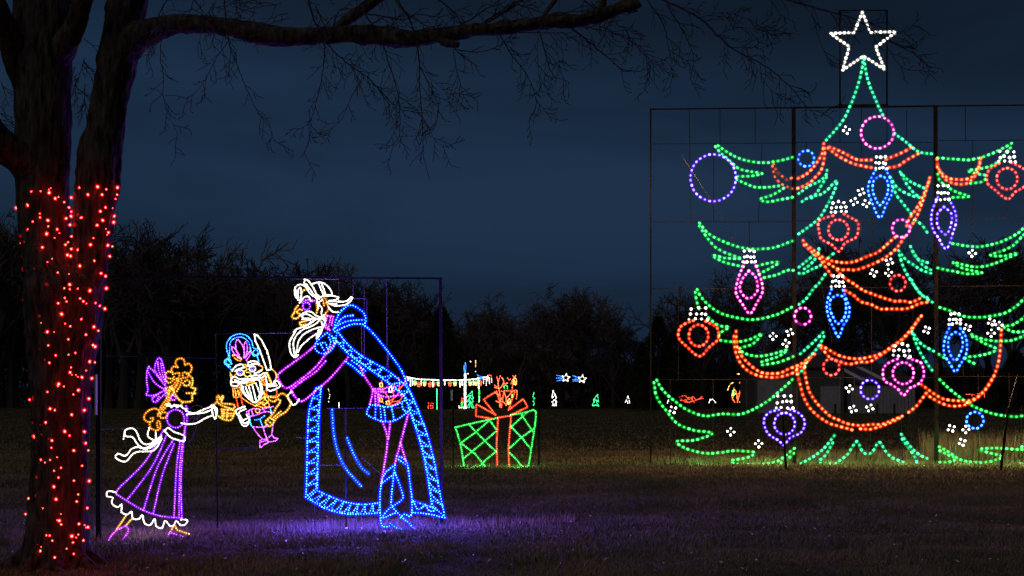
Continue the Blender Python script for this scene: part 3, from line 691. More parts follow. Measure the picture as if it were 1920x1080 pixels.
# ------------------------------------------------------------------ big light tree: green outline
TS = (9.5, .8, 2.5, 1.65, 1.25)
gt = empty('tree_light_sculpture', (ppx(1620, 36), 36, gz(36)), 'huge green outlined christmas tree of drooping boughs in lights', 'light display')
for c, ss in (
 ('green', ['A 440,310 490,345 550,378 620,398 700,405 780,395 857,375', 'A 425,315 455,350 510,400 560,440 620,455 688,467 620,480 550,483', 'A 545,500 600,525 650,543 720,543 780,535', 'A 808,548 750,585 675,610 720,625 790,612 857,600']),
 ('teal', ['S 497,385 490,470 455,600 400,740 350,830 250,945', 'S 505,400 530,540 590,690 630,775', 'a 352,240 430,300 490,345 560,355']),
 ('green', ['a 595,378 690,385 780,388 870,365 950,330 1010,297', 'a 1002,322 920,410 840,438 765,450 820,468 865,478 850,510 780,522', 'a 595,470 605,505 650,540 700,570 770,595 680,600']),
 ('teal', ['V 520,325 510,370 440,430 370,460 270,530', 'V 515,390 470,460 430,525 385,568', 'V 300,600 370,560 460,540 520,500 605,415 590,490 540,600 460,735 370,815 270,885']),
 ('teal', ['V 1165,340 1220,400 1290,445 1370,480', 'V 1175,360 1230,460 1290,530 1340,565 1270,550 1190,515 1130,470 1078,385', 'V 1090,430 1130,540 1190,620 1260,710', 'V 1290,765 1350,800 1400,870']),
 ('green', ['A 335,745 380,800 450,840 520,868 600,888 690,890 770,878 857,845', 'A 335,762 380,830 430,885 490,915 560,940', 'A 560,945 480,942 410,925 430,945 490,970 580,990', 'A 660,985 720,970 782,965 740,995 670,1030', 'A 700,1052 770,1035 830,1010 862,1010']),
 ('teal', ['W 572,278 578,312 510,350 430,420 350,485', 'W 530,395 470,460 410,505', 'W 350,555 400,555 490,510 590,465', 'W 730,335 680,380', 'W 640,570 580,660 510,730 430,840 350,905']),
 ('teal', ['W 1605,255 1640,340 1700,400 1790,435', 'W 1630,310 1690,400 1750,470 1830,515', 'W 1470,300 1550,400 1640,460 1720,515 1830,555', 'W 1480,350 1530,500 1580,590 1650,700 1720,790 1790,830']),
 ('green', ['a 680,860 750,872 820,878 900,865 980,838 1040,805 1080,770 1150,700', 'a 1150,760 1080,810 1020,870 960,900 890,925 960,930 1045,915 980,945 920,970 850,990 780,988 680,965 740,1000 845,1025 760,1030 680,1015 595,998']),
 ('green', ['C 305,65 330,110 380,160 430,190 500,212 600,225 700,207 760,185 808,160', 'C 295,80 300,120 315,165', 'C 365,215 400,245 440,262 475,265 435,290 420,310', 'C 430,335 490,343 560,338 610,320 650,300 600,355 530,380 570,410 640,420 720,405 785,385 740,420 650,450', 'C 652,466 740,452 815,422']),
 ('teal', ['C 975,295 930,340 855,408', 'C 980,315 950,370 900,430 870,490 838,515', 'c 425,285 470,350 540,393', 'c 430,300 460,380 500,450 533,495', 'c 425,15 440,45 480,95 535,132']),
 ('green', ['c 575,160 620,175 690,205 760,213 840,208 920,190 980,155 1020,118 1090,50', 'c 1090,150 1020,215 960,255 915,262 960,288 1020,290 1100,270', 'c 745,305 800,328 880,340 960,335 1020,312 1100,270', 'c 750,315 810,350 875,380 850,400 780,418 710,430 755,458', 'c 570,410 595,428']),
 ('green', ['C 90,548 120,600 180,655 250,705 340,738 440,728 530,730 600,705 680,660 740,610 812,545', 'C 75,562 90,640 140,710 200,780 290,815 385,828 350,850 280,870 195,875 240,910 330,935 420,935 480,925 545,925 612,935 570,960 490,975 500,990 580,995 670,993 740,975 822,912', 'C 750,990 790,965 820,937']),
 ('green', ['c 575,545 620,590 690,645 740,680 820,715 900,735 980,742 1020,738 1120,730', 'c 572,903 620,930 680,970 750,985 820,985 880,970 910,955 840,935 785,918 840,910 920,912 1020,918 1120,910', 'c 575,925 640,955 660,968 620,985 575,985']),
 ('teal', ['U 705,665 640,750 540,850 390,940 350,960', 'U 690,740 640,830 590,900 540,935 580,960 715,960 760,935 850,860 945,725 990,810 1035,855', 'U 1090,855 1130,815 1185,730 1250,825 1320,895 1440,945', 'U 1420,650 1500,760 1600,860 1695,905', 'U 1430,700 1500,800 1560,880 1585,942'])):
    for q in ss: part('bough', gt, PT, c, [q], TS)
spill(gt, 'green', [PT.pt(x, y, -.5) for x, y in ((1310,838),(1440,845),(1560,838),(1690,838),(1810,842),(1930,842))], 55)
spill(gt, 'orange', [PT.pt(x, y, -1.0) for x, y in ((1355,690),(1621,700),(1888,690),(1355,560),(1621,560),(1888,560),(1262,350),(1621,400),(1888,400))], 205)
r = empty('star_topper', (ppx(1618, 36), 36, gz(36)), 'white five-pointed star of lamps at the very top of the tree', 'light display')
part('star_outline', r, PT, 'white', ['S 492,85 438,220 276,225 405,315 358,475 500,378 645,470 582,318 722,215 548,218 cs'], (8.4, .8, 2.7, 1.9), off=-.04)

OS = (9.7, 1.0, 2.7, 1.9, 1.25)
def garland(label, cx, parts):
    r = empty('light_garland', (ppx(cx, 35.9), 35.9, gz(36)), label, 'light display', 'orange garlands draped over the light tree')
    for c, ss in parts: part('strand', r, PT, c, ss, OS, off=-.10)
garland('orange garland falling left from below the tree tip, dim at its left end', 1500, [
  ('orange', ['V 490,90 480,170 430,260 350,350 265,397']), ('orange', ['V 500,130 495,220 470,320 400,405 330,460 262,482']), ('dim', ['V 50,270 80,340 140,390 168,410 205,395']), ('dim', ['V 40,290 60,380 110,440 170,470 215,487'])])
garland('topmost double orange garland passing behind the upper blue drop ornament', 1640, [
  ('orange', ['V 540,120 620,150 700,190 790,232 910,235', 'V 1040,230 1120,195 1200,160 1258,125']), ('orange', ['V 530,130 600,185 700,245 800,280 910,302', 'V 1065,302 1150,285 1230,230 1320,180'])])
garland('small orange garland loop right of the right main post at the top', 1795, [
  ('orange', ['a 590,385 600,440 650,490 720,500 780,490 820,440 838,380']), ('orange', ['a 592,430 640,500 700,525 760,520 810,470 832,400'])])
garland('long orange garland from the right main post down across the middle of the tree', 1640, [
  ('orange', ['a 550,490 530,550 490,640 435,720 420,760', 'W 1430,150 1350,220 1230,320 1090,375 985,420 890,435 790,430 700,410 600,365 520,300 440,240 395,185']),
  ('orange', ['a 545,510 520,590 480,700 440,770', 'W 1530,150 1465,250 1390,325 1300,390 1180,450 1090,485 990,515 900,515 800,510 720,470 600,400 500,320 410,235'])])
garland('orange garland sweeping right from the middle blue drop to the right main post', 1660, [
  ('orange', ['W 610,430 660,500 718,580', 'W 780,520 840,590 960,670 1070,745 1210,800 1340,845 1430,868 1520,865 1610,880 1705,840']), ('orange', ['W 870,750 960,800 1040,870 1170,910 1260,955 1400,955 1520,955 1610,940 1700,895 1785,882'])])
garland('double orange garland hanging just above the white shed roof', 1620, [
  ('orange', ['T 490,530 560,570 650,620 750,645 850,650 930,635 1040,605 1140,540 1240,465 1320,375 1412,258']), ('orange', ['T 490,550 560,630', 'T 625,665 740,700 850,680 930,680 1020,630 1130,555 1230,480 1310,400 1385,285'])])
garland('orange garland on the left side reaching up to the left main post', 1450, [
  ('orange', ['C 512,288 518,370 550,430 610,485 660,510 740,510 800,485 860,460 930,410']), ('orange', ['C 500,315 510,400 550,475 620,520 720,533 800,515 840,490 900,440'])])
garland('lowest and longest orange garland circling under the white shed', 1610, [
  ('orange', ['U 385,-60 395,10 410,90 440,190 500,290 580,380 660,455 760,500 850,538 970,555 1090,545 1200,545 1310,505 1430,455', 'U 1500,415 1580,350 1640,270 1690,210']),
  ('orange', ['U 310,-50 320,20 345,130 380,250 440,360 520,445 630,520 740,560 895,600', 'U 985,590 1090,595 1200,565 1340,510 1400,480'])])
garland('orange garland at the right that climbs steeply beside the right blue drop', 1830, [
  ('orange', ['c 475,570 540,618 600,650 680,658 740,655 800,620 850,550 880,480 895,400 902,280']), ('orange', ['c 500,618 540,648 620,683 700,682 760,650 810,605 850,545'])])

# ring ornaments
GO = 'ornaments of lights on the big tree'
def ring(label, c, s, miss=0):
    p, _ = parse(s); cx = sum(q[0] for q in p)/len(p); cy = sum(q[1] for q in p)/len(p)
    mb = MB(); strokes(mb, PT, [s], 9.4, .9, 2.7, 1.8, off=-.14, miss=miss)
    o = mb.build('ring_ornament', LIT[c], origin=PT.pt(cx, cy, -.14)); tag(o, label, 'ornament', GO)
ring('large violet ring of lights at the far upper left of the tree', 'indigo', 'A o 412,490 128,132')
ring('small blue ring right of the left main post near the top', 'blue', 'A o 935,382 45,45')
ring('large pink ring just below the tree tip', 'pink', 'a o 255,235 92,90')
ring('small pink ring beside the garland in the upper right', 'pink', 'a o 388,775 50,50')
ring('small red ring under the right half of the middle garland', 'red', 'W o 1460,665 88,92', .1)
ring('small pink ring right of the left main post at mid height', 'pink', 'T o 320,260 76,78', .15)
ring('small red ring in front of the grey barn', 'red', 'T o 583,728 74,76')
ring('violet ring in front of the white shed wall', 'indigo', 'T o 938,935 86,88')
ring('small blue ring at the lower right above the tall dry grass', 'blue', 'Y o 453,555 82,80')
def capdots(cx, cy, w, h):
    out = []
    for j, (t, k) in enumerate(((-.55, 3), (.02, 4), (.55, 4))):
        for i in range(k):
            x = cx + w * (.78 + .1*j) * (i/(k-1) - .5); y = cy + h * (t + .12 * abs(i/(k-1)-.5))
            out.append((x + random.uniform(-1.3, 1.3), y + random.uniform(-1.5, 1.5)))
    return out
def dots(mb, plane, pts, r, off):
    for x, y in pts:
        D = plane.D(x); q = plane.pt(x + random.uniform(-.5,.5), y + random.uniform(-.5,.5), off); s = r*D/F*random.uniform(.85,1.1)
        mb.bead(q, Vector((random.uniform(-1,1), .3, random.uniform(-1,1))), s*1.05, s)
def orn(kind, label, c, outer, inner, cap):
    k, cx, cy, w, h = cap; x0, y0, s = CR[k]; cx, cy, w, h = x0+cx/s, y0+cy/s, w/s, h/s
    r = empty(kind, PT.pt(cx, cy, -.14), label, 'ornament', GO)
    part('outer_outline', r, PT, c, [outer], (8.6, .9, 2.7, 1.8), off=-.14); part('inner_ring', r, PT, c, [inner], (8.6, .9, 2.7, 1.8), off=-.14)
    mb = MB(); mb.mi = 1; pts = capdots(cx, cy, w, h); dots(mb, PT, pts, 2.4, -.2)
    mb.mi = 0; u = PT.D(cx)/F
    for a, b in ((0,2),(3,6),(7,10),(0,7),(2,10)): mb.tube([PT.pt(*pts[a], -.18), PT.pt(*pts[b], -.18)], .5*u, 3)
    mb.build('cap', [WIRE, LIT['white'][1]], r)
orn('onion_ornament', 'violet onion-shaped ornament at the lower left behind the leaning stake', 'indigo', 'C 740,705 690,720 660,760 680,830 740,870 768,895 800,855 860,825 878,770 850,725 800,705', 'C o 770,780 55,58', ('C',770,660,90,58))
orn('onion_ornament', 'magenta onion-shaped ornament beside the right end of the white shed', 'pink', 'T 1190,655 1110,690 1060,750 1070,850 1130,885 1200,935 1250,990 1300,925 1390,880 1435,800 1410,690 1350,665 1290,645', 'T o 1245,785 97,100', ('T',1230,570,150,90))
orn('onion_ornament', 'red onion-shaped ornament in the upper middle of the tree', 'red', 'V 570,725 450,770 450,860 470,930 560,980 625,1040 680,965 770,920 795,850 790,780 730,745 670,710', 'V o 620,850 88,90', ('V',620,645,140,78))
orn('onion_ornament', 'bright red onion-shaped ornament at the left before the dark evergreens', 'scarlet', 'C 285,230 220,260 205,320 250,370 318,420 370,370 415,330 410,270 350,235', 'C o 312,310 52,58', ('C',312,190,95,52))
orn('onion_ornament', 'red onion-shaped ornament at the upper right edge of the picture', 'red', 'a 940,410 880,450 875,520 920,560 987,610 1030,570 1080,540 1110,480 1080,440 1010,405', 'a o 985,495 58,60', ('a',985,370,95,50))
orn('drop_ornament', 'blue pointed drop ornament just under the topmost garland', 'blue', 'V 950,320 905,400 880,490 915,610 985,745 1040,630 1090,530 1085,420 1035,315', 'V 990,375 935,410 920,490 940,560 985,635 1040,560 1060,480 1040,400 c', ('V',995,255,100,90))
orn('drop_ornament', 'violet pointed drop ornament in front of the right main post', 'indigo', 'a 595,600 560,690 565,770 600,830 643,890 680,800 700,720 680,650 655,610', 'a 630,655 595,690 595,760 640,810 670,750 670,690 c', ('a',625,572,75,72))
orn('drop_ornament', 'pink pointed drop ornament at the left of the tree', 'pink', 'P 1396,492 1385,520 1380,548 1392,570 1406,588 1418,570 1430,545 1424,515 1414,492', 'P 1404,508 1391,525 1388,545 1404,560 1420,545 1417,520 c', ('P',1405,480,23,20))
orn('drop_ornament', 'blue pointed drop ornament in the middle above the barns', 'blue', 'T 585,10 555,90 540,190 560,270 600,360 650,450 690,350 740,270 750,180 720,100 690,20', 'T 640,65 580,100 570,190 600,270 645,330 700,270 720,190 700,90 c', ('W',785,640,140,100))
orn('drop_ornament', 'blue pointed drop ornament right of the right main post', 'blue', 'X 290,460 220,620 200,740 210,850 280,960 345,1060 400,980 480,840 495,720 470,600 410,510', 'X 350,560 275,610 255,710 275,820 345,920 410,820 440,710 420,600 c', ('X',340,390,145,110))
# snowflakes: four white lamps in a diamond on a wire cross
FLK = [(1587,244,'below the tree tip left of the large pink ring'),(1614.6,360,'highest of three left of the upper blue drop'),(1601.8,378,'lower left of three left of the upper blue drop'),(1623.7,381.6,'nearest the upper blue drop'),
 (1667.5,490.8,'upper of two above the small red ring'),(1637.5,511.7,'left one under the middle garland'),(1665.8,511.3,'touching the small red ring'),(1449.6,630.6,'leftmost of three left of the left main post'),
 (1480.7,623.5,'upper one beside the left main post'),(1473.6,643.9,'lower one beside the left main post'),(1737.7,618.5,'left of the right main post at mid height'),(1261.6,768,'on the lowest left bough near its tip'),
 (1370,809.6,'in the gap of the lowest left boughs'),(1422.7,832,'above the lowest left bough by the leaning stake'),(1592.6,728.7,'on the white shed left of the violet ring'),(1599,767,'lower left under the violet ring'),
 (1631,765,'straight under the violet ring'),(1783.4,803,'left of the small blue ring at lower right'),(1811,805.4,'touching the small blue ring at lower right'),(1803.8,829.3,'lowest one in front of the tall dry grass'),
 (1823,475,'under the right second bough'),(1814,614,'at the cap of the right blue drop'),(1858.5,603.7,'upper left of three at the right edge'),(1858.5,625,'lower left of three at the right edge'),(1873,609.6,'at the top of the right climbing garland'),(1916,838,'single green-white lamp at the right edge')]
for x, y, w in FLK:
    single = y == 838
    a = random.uniform(-.5, .5); rr_ = 6.0
    pts = [(x, y)] if single else [(x + rr_*math.cos(a+k*math.pi/2), y + rr_*math.sin(a+k*math.pi/2)) for k in range(4)]
    mb = MB(); mb.mi = 1; dots(mb, PT, pts, 2.1, -.16); mb.mi = 0
    if not single:
        for i, j in ((0,2),(1,3)): mb.tube([PT.pt(*pts[i], -.14), PT.pt(*pts[j], -.14)], .006, 3)
    o = mb.build('snowflake_light', [WIRE, LIT['green' if single else 'white'][1]], origin=PT.pt(x, y, -.14))
    tag(o, ('small white four-lamp cluster ' if not single else '') + w, 'ornament', 'small white snowflake clusters on the big tree')

# ------------------------------------------------------------------ figures by the trunk: frame
fr = empty('steel_frame', (ppx(500, 17), 17.1, gz(17)), 'black steel frame that carries the three light figures beside the trunk', 'frame')
for x0, y0, x1, y1, w, nm in ((185,516,185,1018,12,'post'),(826,520,828,1000,8,'post'),(183,518,826,522,5,'top_rail'),(405,626,408,990,3.2,'post'),(648,765,649,992,4,'post')):
    post(fr, PF, x0, y0, x1, y1, w, name=nm, off=.05)
post(fr, PF, 180, 702, 180, 778, 5, POSTM, name='reflector_sleeve', off=-.02)
for x0, y0, x1, y1 in ((404,626,404,684),(404,626,625,624),(404,684,421,687),(404,840,480,838),(190,667,405,672),(190,805,265,803),(545,521,548,625),(635,523,636,565),(683,523,683,700),(662,523,662,560),(725,523,726,690),
    (550,523,634,523.5),(555,820,576,822),(410,842,478,840),(385,974,407,975),(276,672,274,710),(678,610,678,668),(728,662,728,690),(613,766,770,764),(584,872,650,872),(678,858,715,890),(720,880,712,912),(590,940,590,988),(660,560,688,560),(688,560,688,600),(262,868,225,865)):
    post(fr, PF, x0, y0, x1, y1, 1.0, WIRE, name='thin_rod', off=.03, sides=3)

# ------------------------------------------------------------------ girl
S1 = (4.3, .7, 1.05, .75, 1.1); S1w = (3.0, .8, 1.25, 1.0, .5)
r = empty('girl_light_figure', (ppx(290, PF.D(290)), PF.D(290), gz(16.5)), 'girl in a purple dress of lights reaching out both hands beside the trunk', 'light display')
def gp(nm, c, ss, st=S1, off=0): return part(nm, r, PF, c, ss, st, off=off)
gp('hair_bow', 'violet', ['g 300,275 265,110 235,65 200,100 180,180 200,240 265,330', 'g 215,110 225,200 262,300', 'g 250,130 262,220 290,330', 'g 115,165 95,210 90,330 105,430 80,480 130,490 200,480 285,430', 'g 115,170 170,220 290,370', 'g 100,210 160,320 215,375 285,415', 'g 285,440 220,470 150,520 190,565 285,480', 'g 200,490 160,515', 'g 230,500 200,545', 'g 300,275 302,400 300,490'])
gp('hair', 'amber', ['g 380,230 368,190 400,160 440,172 412,130 430,85 480,70 515,100 520,152 560,125 597,170 580,230 540,248', 'g 380,230 330,220 300,260 320,290 380,300 400,280', 'g 300,310 340,350 400,310 450,290 455,235 420,240 385,250', 'g 500,290 495,240 530,230 560,260 540,290 c',
   'g 300,405 380,380 430,320 480,300 470,370 430,440', 'g 320,430 400,400 450,330', 'g 330,450 400,420 440,350 440,300', 'g 330,450 310,530 250,620 215,720', 'g 370,470 340,560 290,640 220,700', 'g 345,460 325,550 260,640',
   'g 220,650 180,635 110,660 65,710 65,760 120,790 160,770 170,740 135,745', 'g 125,790 130,850 190,880 240,860 240,790 220,770 205,800 215,850 240,860', 'g 240,720 260,680 320,690 300,740 250,740', 'g 310,410 300,440 340,470'])
gp('face', 'gold', ['g 565,260 605,300 605,360 590,400 645,410 625,440 640,465 600,480 605,540 570,560 490,560 440,520 410,470 370,400 340,430', 'g 500,350 520,380 570,370 575,350', 'g 540,462 625,462', 'g 490,570 480,600', 'g 520,330 545,315 575,330', 'g 350,400 400,440 380,480'])
gp('earring', 'magenta', ['g o 390,515 28,28'])
gp('collar', 'white', ['g 305,590 350,580 370,625 400,590 430,625 470,600 500,635 530,640', 'g 320,600 360,610 420,600 480,610'], S1w)
gp('shoulder_puff', 'violet', ['g o 415,750 98,102', 'g 530,605 550,640'])
gp('sleeve', 'white', ['g 530,660 620,690 700,660 800,620 850,600', 'g 540,702 640,692 740,680 820,650', 'g 480,800 560,812 650,800 740,750 832,710', 'g 820,600 855,640 872,690 860,755 832,700 825,630', 'g 840,600 880,640 880,690'], S1w)
gp('hand', 'gold', ['g 840,592 882,560 880,500 900,488 915,540 938,488 957,505 930,572 1070,590 1084,620 1060,642 930,600 882,560'], off=-.02)
gp('hand', 'gold', ['g 930,645 1070,655 1080,690 940,690', 'g 940,720 1060,718', 'g 880,710 960,760 1040,762 1075,700', 'g 935,645 940,720', 'g 960,650 950,740', 'g 1000,655 990,755'])
gp('bodice', 'violet', ['g 545,640 540,800 525,830 520,880 522,930'])
gp('sash', 'white', ['g 290,890 330,850 400,900 510,940 512,1000 440,990 360,960 c', 'G 270,440 262,480 300,500 302,460', 'G 330,480 270,520 230,510 200,450 170,440 145,455 150,480 185,485 210,520 250,540 330,492', 'G 330,495 290,530 250,545 210,535 180,545 150,580 110,568 100,590 150,608 200,562 290,552 330,500', 'G 145,460 140,495'], S1w)
gp('skirt', 'violet', ['G 340,450 310,510 240,620 110,750 105,775', 'G 105,775 160,810 240,855 330,885 430,893', 'G 355,480 280,640 155,805', 'G 390,500 310,640 240,855', 'G 395,520 335,680 290,870', 'G 425,510 408,640 395,890', 'G 440,500 424,640 420,890', 'G 455,420 445,480 430,700 435,893'])
gp('ruffle', 'white', ['G 100,765 60,758 55,785 85,790 80,820 110,840 130,825 130,865 160,877 180,860 185,895 215,900 235,880 245,920 275,930 298,898 305,935 335,945 350,908 375,935 395,930 405,908 430,932 455,925 462,905 430,902'], S1w)
gp('leg', 'gold', ['G 150,885 128,918 105,950', 'G 180,900 150,935']); gp('leg', 'gold', ['G 390,938 378,962', 'G 402,935 412,955 440,965 470,975'])
gp('shoe', 'magenta', ['G 150,935 165,950 150,985 110,1022 65,1025 65,1005 100,960 c']); gp('shoe', 'magenta', ['G 365,990 370,970 400,976 440,988'])
spill(r, 'violet', [PF.pt(x, y, -.25) for x, y in ((240,950),(330,960),(290,880))], 9)
spill(r, 'white', [PF.pt(270, 975, -.15)], 1.6)
mb = MB()
for s in ('g 560,1025 610,960 640,880 655,820', 'g 530,1015 590,990 625,900', 'g 570,640 600,620 640,600 700,610 730,640', 'g 540,740 580,700 640,760 700,710', 'g 560,780 620,720 680,770', 'g 600,800 640,740 690,700'):
    p, _ = parse(s); mb.tube([PF.pt(x, y, .02) for x, y in p], .005, 3)
mb.build('unlit_lace_wire', WIRE, r)

# ------------------------------------------------------------------ soldier doll
r = empty('nutcracker_light_figure', (ppx(480, PF.D(480)), PF.D(480), gz(17)), 'soldier doll of lights with tall blue hat, white beard and raised sword', 'light display')
S2 = (3.1, .7, 1.0, .8, .5)
def gp(nm, c, ss, st=S2, off=0): return part(nm, r, PF, c, ss, st, off=off)
gp('hat', 'cyan', ['n 155,620 100,560 50,520 50,460 90,440 110,400 80,330 75,230 130,140 200,100 290,85 380,120 440,200 465,290 540,300 560,360 520,400 540,470 545,520', 'n 120,470 122,250 160,170 250,130 340,150 400,220 420,300 450,380 490,410 540,370', 'n o 105,490 38,42', 'n o 495,355 36,38', 'n 60,520 130,560', 'n 90,450 150,520'])
gp('plume', 'magenta', ['n 270,440 210,300 215,180 240,165 310,260 330,330 325,430', 'n 340,430 330,250 350,200 375,260 370,350 345,430', 'n 270,440 170,350 150,270 190,290 260,390', 'n 360,420 415,330 410,400 360,470 385,500'])
gp('hat_badge', 'amber', ['n 290,440 220,400 165,390', 'n 280,475 220,460 165,400', 'n 290,455 240,430', 'n 345,530 380,555 345,560'])
gp('eyebrow', 'white', ['n 160,620 190,570 250,530 310,530 330,570', 'n 200,622 250,590 310,580'], S1w); gp('eyebrow', 'white', ['n 380,550 390,500 450,480 520,490 550,520', 'n 400,550 450,520 540,527'], S1w)
gp('eye', 'white', ['n o 270,645 50,42']); gp('eye', 'white', ['n o 450,590 48,42'])
gp('iris', 'indigo', ['n o 270,645 18,20']); gp('iris', 'indigo', ['n o 450,588 18,20'])
gp('nose', 'gold', ['n 355,570 375,600 340,620 330,680 380,705 430,680 410,640 370,640'])
gp('ear', 'amber', ['n 150,680 128,692 150,730 190,700 200,675']); gp('ear', 'amber', ['n 540,540 592,560 592,612 540,622', 'n 130,640 150,760'])
gp('moustache', 'white', ['n 150,722 200,700 260,740 340,730', 'n 140,790 200,780 260,795 330,750 380,725', 'n 150,832 220,842 280,800', 'n 430,700 500,680 560,690 610,650 645,655 600,715 540,722 450,722', 'n 480,650 540,640 580,610', 'n 200,750 250,770', 'n 150,720 135,790 150,830', 'n 300,790 400,740 520,735'], S1w)
gp('mouth', 'gold', ['n 360,802 470,772 482,795 370,832 c'])
gp('beard', 'white', ['n 290,830 300,900 340,965 420,1040 490,1078 560,1010 592,930 580,820 540,745', 'n 350,850 380,930 430,1030', 'n 400,850 425,950 450,1050', 'n 450,830 475,930 500,1040', 'n 500,800 530,880 560,960', 'n 330,800 400,760 540,745', 'n 310,850 330,930 400,1010', 'n 560,780 570,900 540,1000'], S1w)
gp('sword', 'white', ['n 480,95 490,180 560,330 610,470 660,610 722,600 700,470 660,330 590,190 520,105 cs'], S1w)
gp('sword_hilt', 'gold', ['n 735,600 780,640 797,700 765,800 740,820 700,760 655,650', 'n 665,650 725,780'])
gp('glove', 'white', ['n 640,690 660,800 745,830 770,765 810,762 852,840 790,880 700,910 660,890 662,852 800,832', 'n 660,820 780,800'], S1w); gp('glove', 'white', ['m 240,350 110,400 100,430 150,520 180,600 230,660 290,630 310,560 270,480', 'm 250,390 150,440 170,500 210,560 270,540', 'm 200,570 240,620 280,590'], S1w)
gp('jacket', 'scarlet', ['n 600,725 640,760 650,900 670,980 790,980 800,900']); gp('shoulder', 'scarlet', ['n 165,872 280,852']); gp('jacket_sleeve', 'scarlet', ['N 175,600 185,640 195,690', 'N 215,590 225,650 236,682'])
gp('epaulette', 'amber', ['n 168,885 270,862 297,950 282,990 182,1000 172,930 c', 'n 200,900 210,980 240,895 255,980 275,890']); gp('epaulette', 'amber', ['n 580,750 620,740 660,780 640,830 590,810 c', 'n 600,760 630,810', 'n 610,930 570,1000 640,1010 600,1060'])
gp('chest_braid', 'amber', ['m 410,340 470,280 530,330 600,290 622,350 520,362 420,332', 'm 480,250 560,200 620,240 560,300 490,280', 'm 520,130 580,190 520,222', 'm 200,220 300,290 400,340', 'm 440,330 500,300 560,350', 'm 540,110 545,190', 'm 560,240 600,280'])
gp('belt', 'magenta', ['m 270,430 390,380 480,400 600,370 680,350', 'm 290,512 420,482 550,432 660,440', 'm 300,430 312,500', 'm 340,400 372,490', 'm 520,380 550,422', 'm 270,430 290,512']); gp('buckle', 'amber', ['m o 440,415 36,36'])
gp('breeches', 'cyan', ['m 320,520 330,620 362,670', 'm 400,560 470,545 545,498', 'm 480,550 512,652', 'm 640,370 652,460'])
gp('leg', 'magenta', ['m 370,670 440,780 510,850', 'm 380,670 520,672 570,650', 'm 525,680 560,790 590,870']); gp('leg', 'magenta', ['m 680,620 672,700 660,780', 'm 540,680 600,640'])
gp('boot', 'magenta', ['m 480,880 540,862 600,870 612,912 560,930 480,992 c', 'm 500,900 580,880']); gp('boot', 'magenta', ['m 600,840 660,795 690,832 752,855 700,890 610,900', 'm 580,840 600,900'])

# ------------------------------------------------------------------ robed man
r = empty('robed_man_light_figure', (ppx(700, PF.D(700)), PF.D(700), gz(17.5)), 'bearded man of lights in a long blue cape bending to hand over the doll', 'light display')
S3 = (5.0, 1.0, 1.35, .98, 1.9); S3p = (4.8, .8, 1.2, .88, 1.3)
def gp(nm, c, ss, st=S3, off=0): return part(nm, r, PF, c, ss, st, off=off)
gp('hair', 'white', ['h 180,310 130,270 110,220 120,150 170,115 230,135 262,165', 'h 150,260 158,170 180,150 192,220 180,290', 'h 230,60 225,95 260,170 310,240 382,282', 'h 230,58 272,70 330,150 370,230 425,272', 'h 320,110 400,90 470,110 530,170 555,242 470,252 438,200 398,110', 'h 432,100 480,240', 'h 382,282 480,245 560,250 635,275 600,300 520,312', 'h 500,330 590,370 700,362 762,330 800,272 780,265 740,312 640,322 520,312', 'h 510,380 560,440 622,447', 'h 542,345 610,352', 'h 440,300 400,330 412,370 440,400 430,460 440,520', 'h 380,300 392,400', 'h 350,240 400,290', 'h 250,110 330,230', 'h 130,190 150,300'], S1w)
gp('eyebrow', 'white', ['h 190,310 230,265 280,262 302,310', 'h 170,330 200,290'], S1w)
gp('spectacles', 'violet', ['h o 250,375 45,45', 'h 298,322 370,305', 'h 200,332 260,300 350,310'], S1)
gp('nose', 'gold', ['h 150,370 120,410 110,450 75,495 95,520 150,515 172,465 132,452 170,410 200,422'], S1); gp('cheek', 'gold', ['h 372,340 382,400 372,452'], S1); gp('forehead', 'gold', ['h 190,222 210,190 252,175'], S1); gp('lip', 'gold', ['h 250,552 200,560 165,572 180,602 240,590'], S1)
gp('ear', 'amber', ['h 440,292 470,275 492,300 480,330 510,370 510,430 472,460 500,492', 'h 452,315 462,365'], S1)
gp('moustache', 'white', ['h 170,490 240,442 310,442 370,490 440,512', 'h 180,482 260,470 330,510 400,532', 'h 200,500 260,545 330,522', 'h 200,530 280,520'], S1w)
gp('beard', 'white', ['h 410,520 340,545 240,610 130,650 100,680', 'h 125,670 80,740 52,800 50,870 70,940 112,987 150,960', 'h 420,530 340,600 200,660 120,740 95,830 112,960', 'h 430,622 330,650 220,710 160,790 140,880 122,972', 'h 400,690 300,750 190,850 150,922', 'h 440,512 472,560 450,622 420,700 370,760 402,650', 'h 460,480 482,545', 'h 330,560 220,630', 'h 430,560 440,620 390,720'], S1w)
gp('neckband', 'magenta', ['h 500,490 480,600 520,650', 'h 545,490 510,642', 'h 570,500 550,602', 'h 500,490 572,500', 'h 490,600 470,632 530,662'], S1)
gp('cravat', 'cyan', ['H 555,610 490,660 450,710 455,770 510,802 570,790 610,750 640,690', 'H 570,650 592,700 560,760 540,700 470,712', 'H 500,722 540,790', 'H 600,640 620,700', 'H 555,610 600,640'], S3p)
gp('sleeve', 'magenta', ['P 589,649 573,663 551,679 527,697 521,707 535.5,728 560,714 589,691 608,668 631,640'], S3p); gp('sleeve', 'magenta', ['P 546,730 570,712 592,697 610,677', 'P 546,733 551,741 566,752.6 592.8,731.5 621,707 652.6,670', 'P 546,731 551,741'], S3p)
gp('cuff', 'white', ['m 970,120 910,190 960,290 1000,330 1040,312 1082,240'], S1w)
gp('hand', 'gold', ['m 610,200 740,205 780,160 820,145 880,170 920,230 960,290 930,370 880,430', 'm 640,260 700,275 740,240 792,250 780,300 730,370 690,450 620,530 560,590 620,662 690,600 740,520 870,440', 'm 690,520 800,430', 'm 600,570 640,602', 'm 640,530 690,560'], S1, off=-.03)
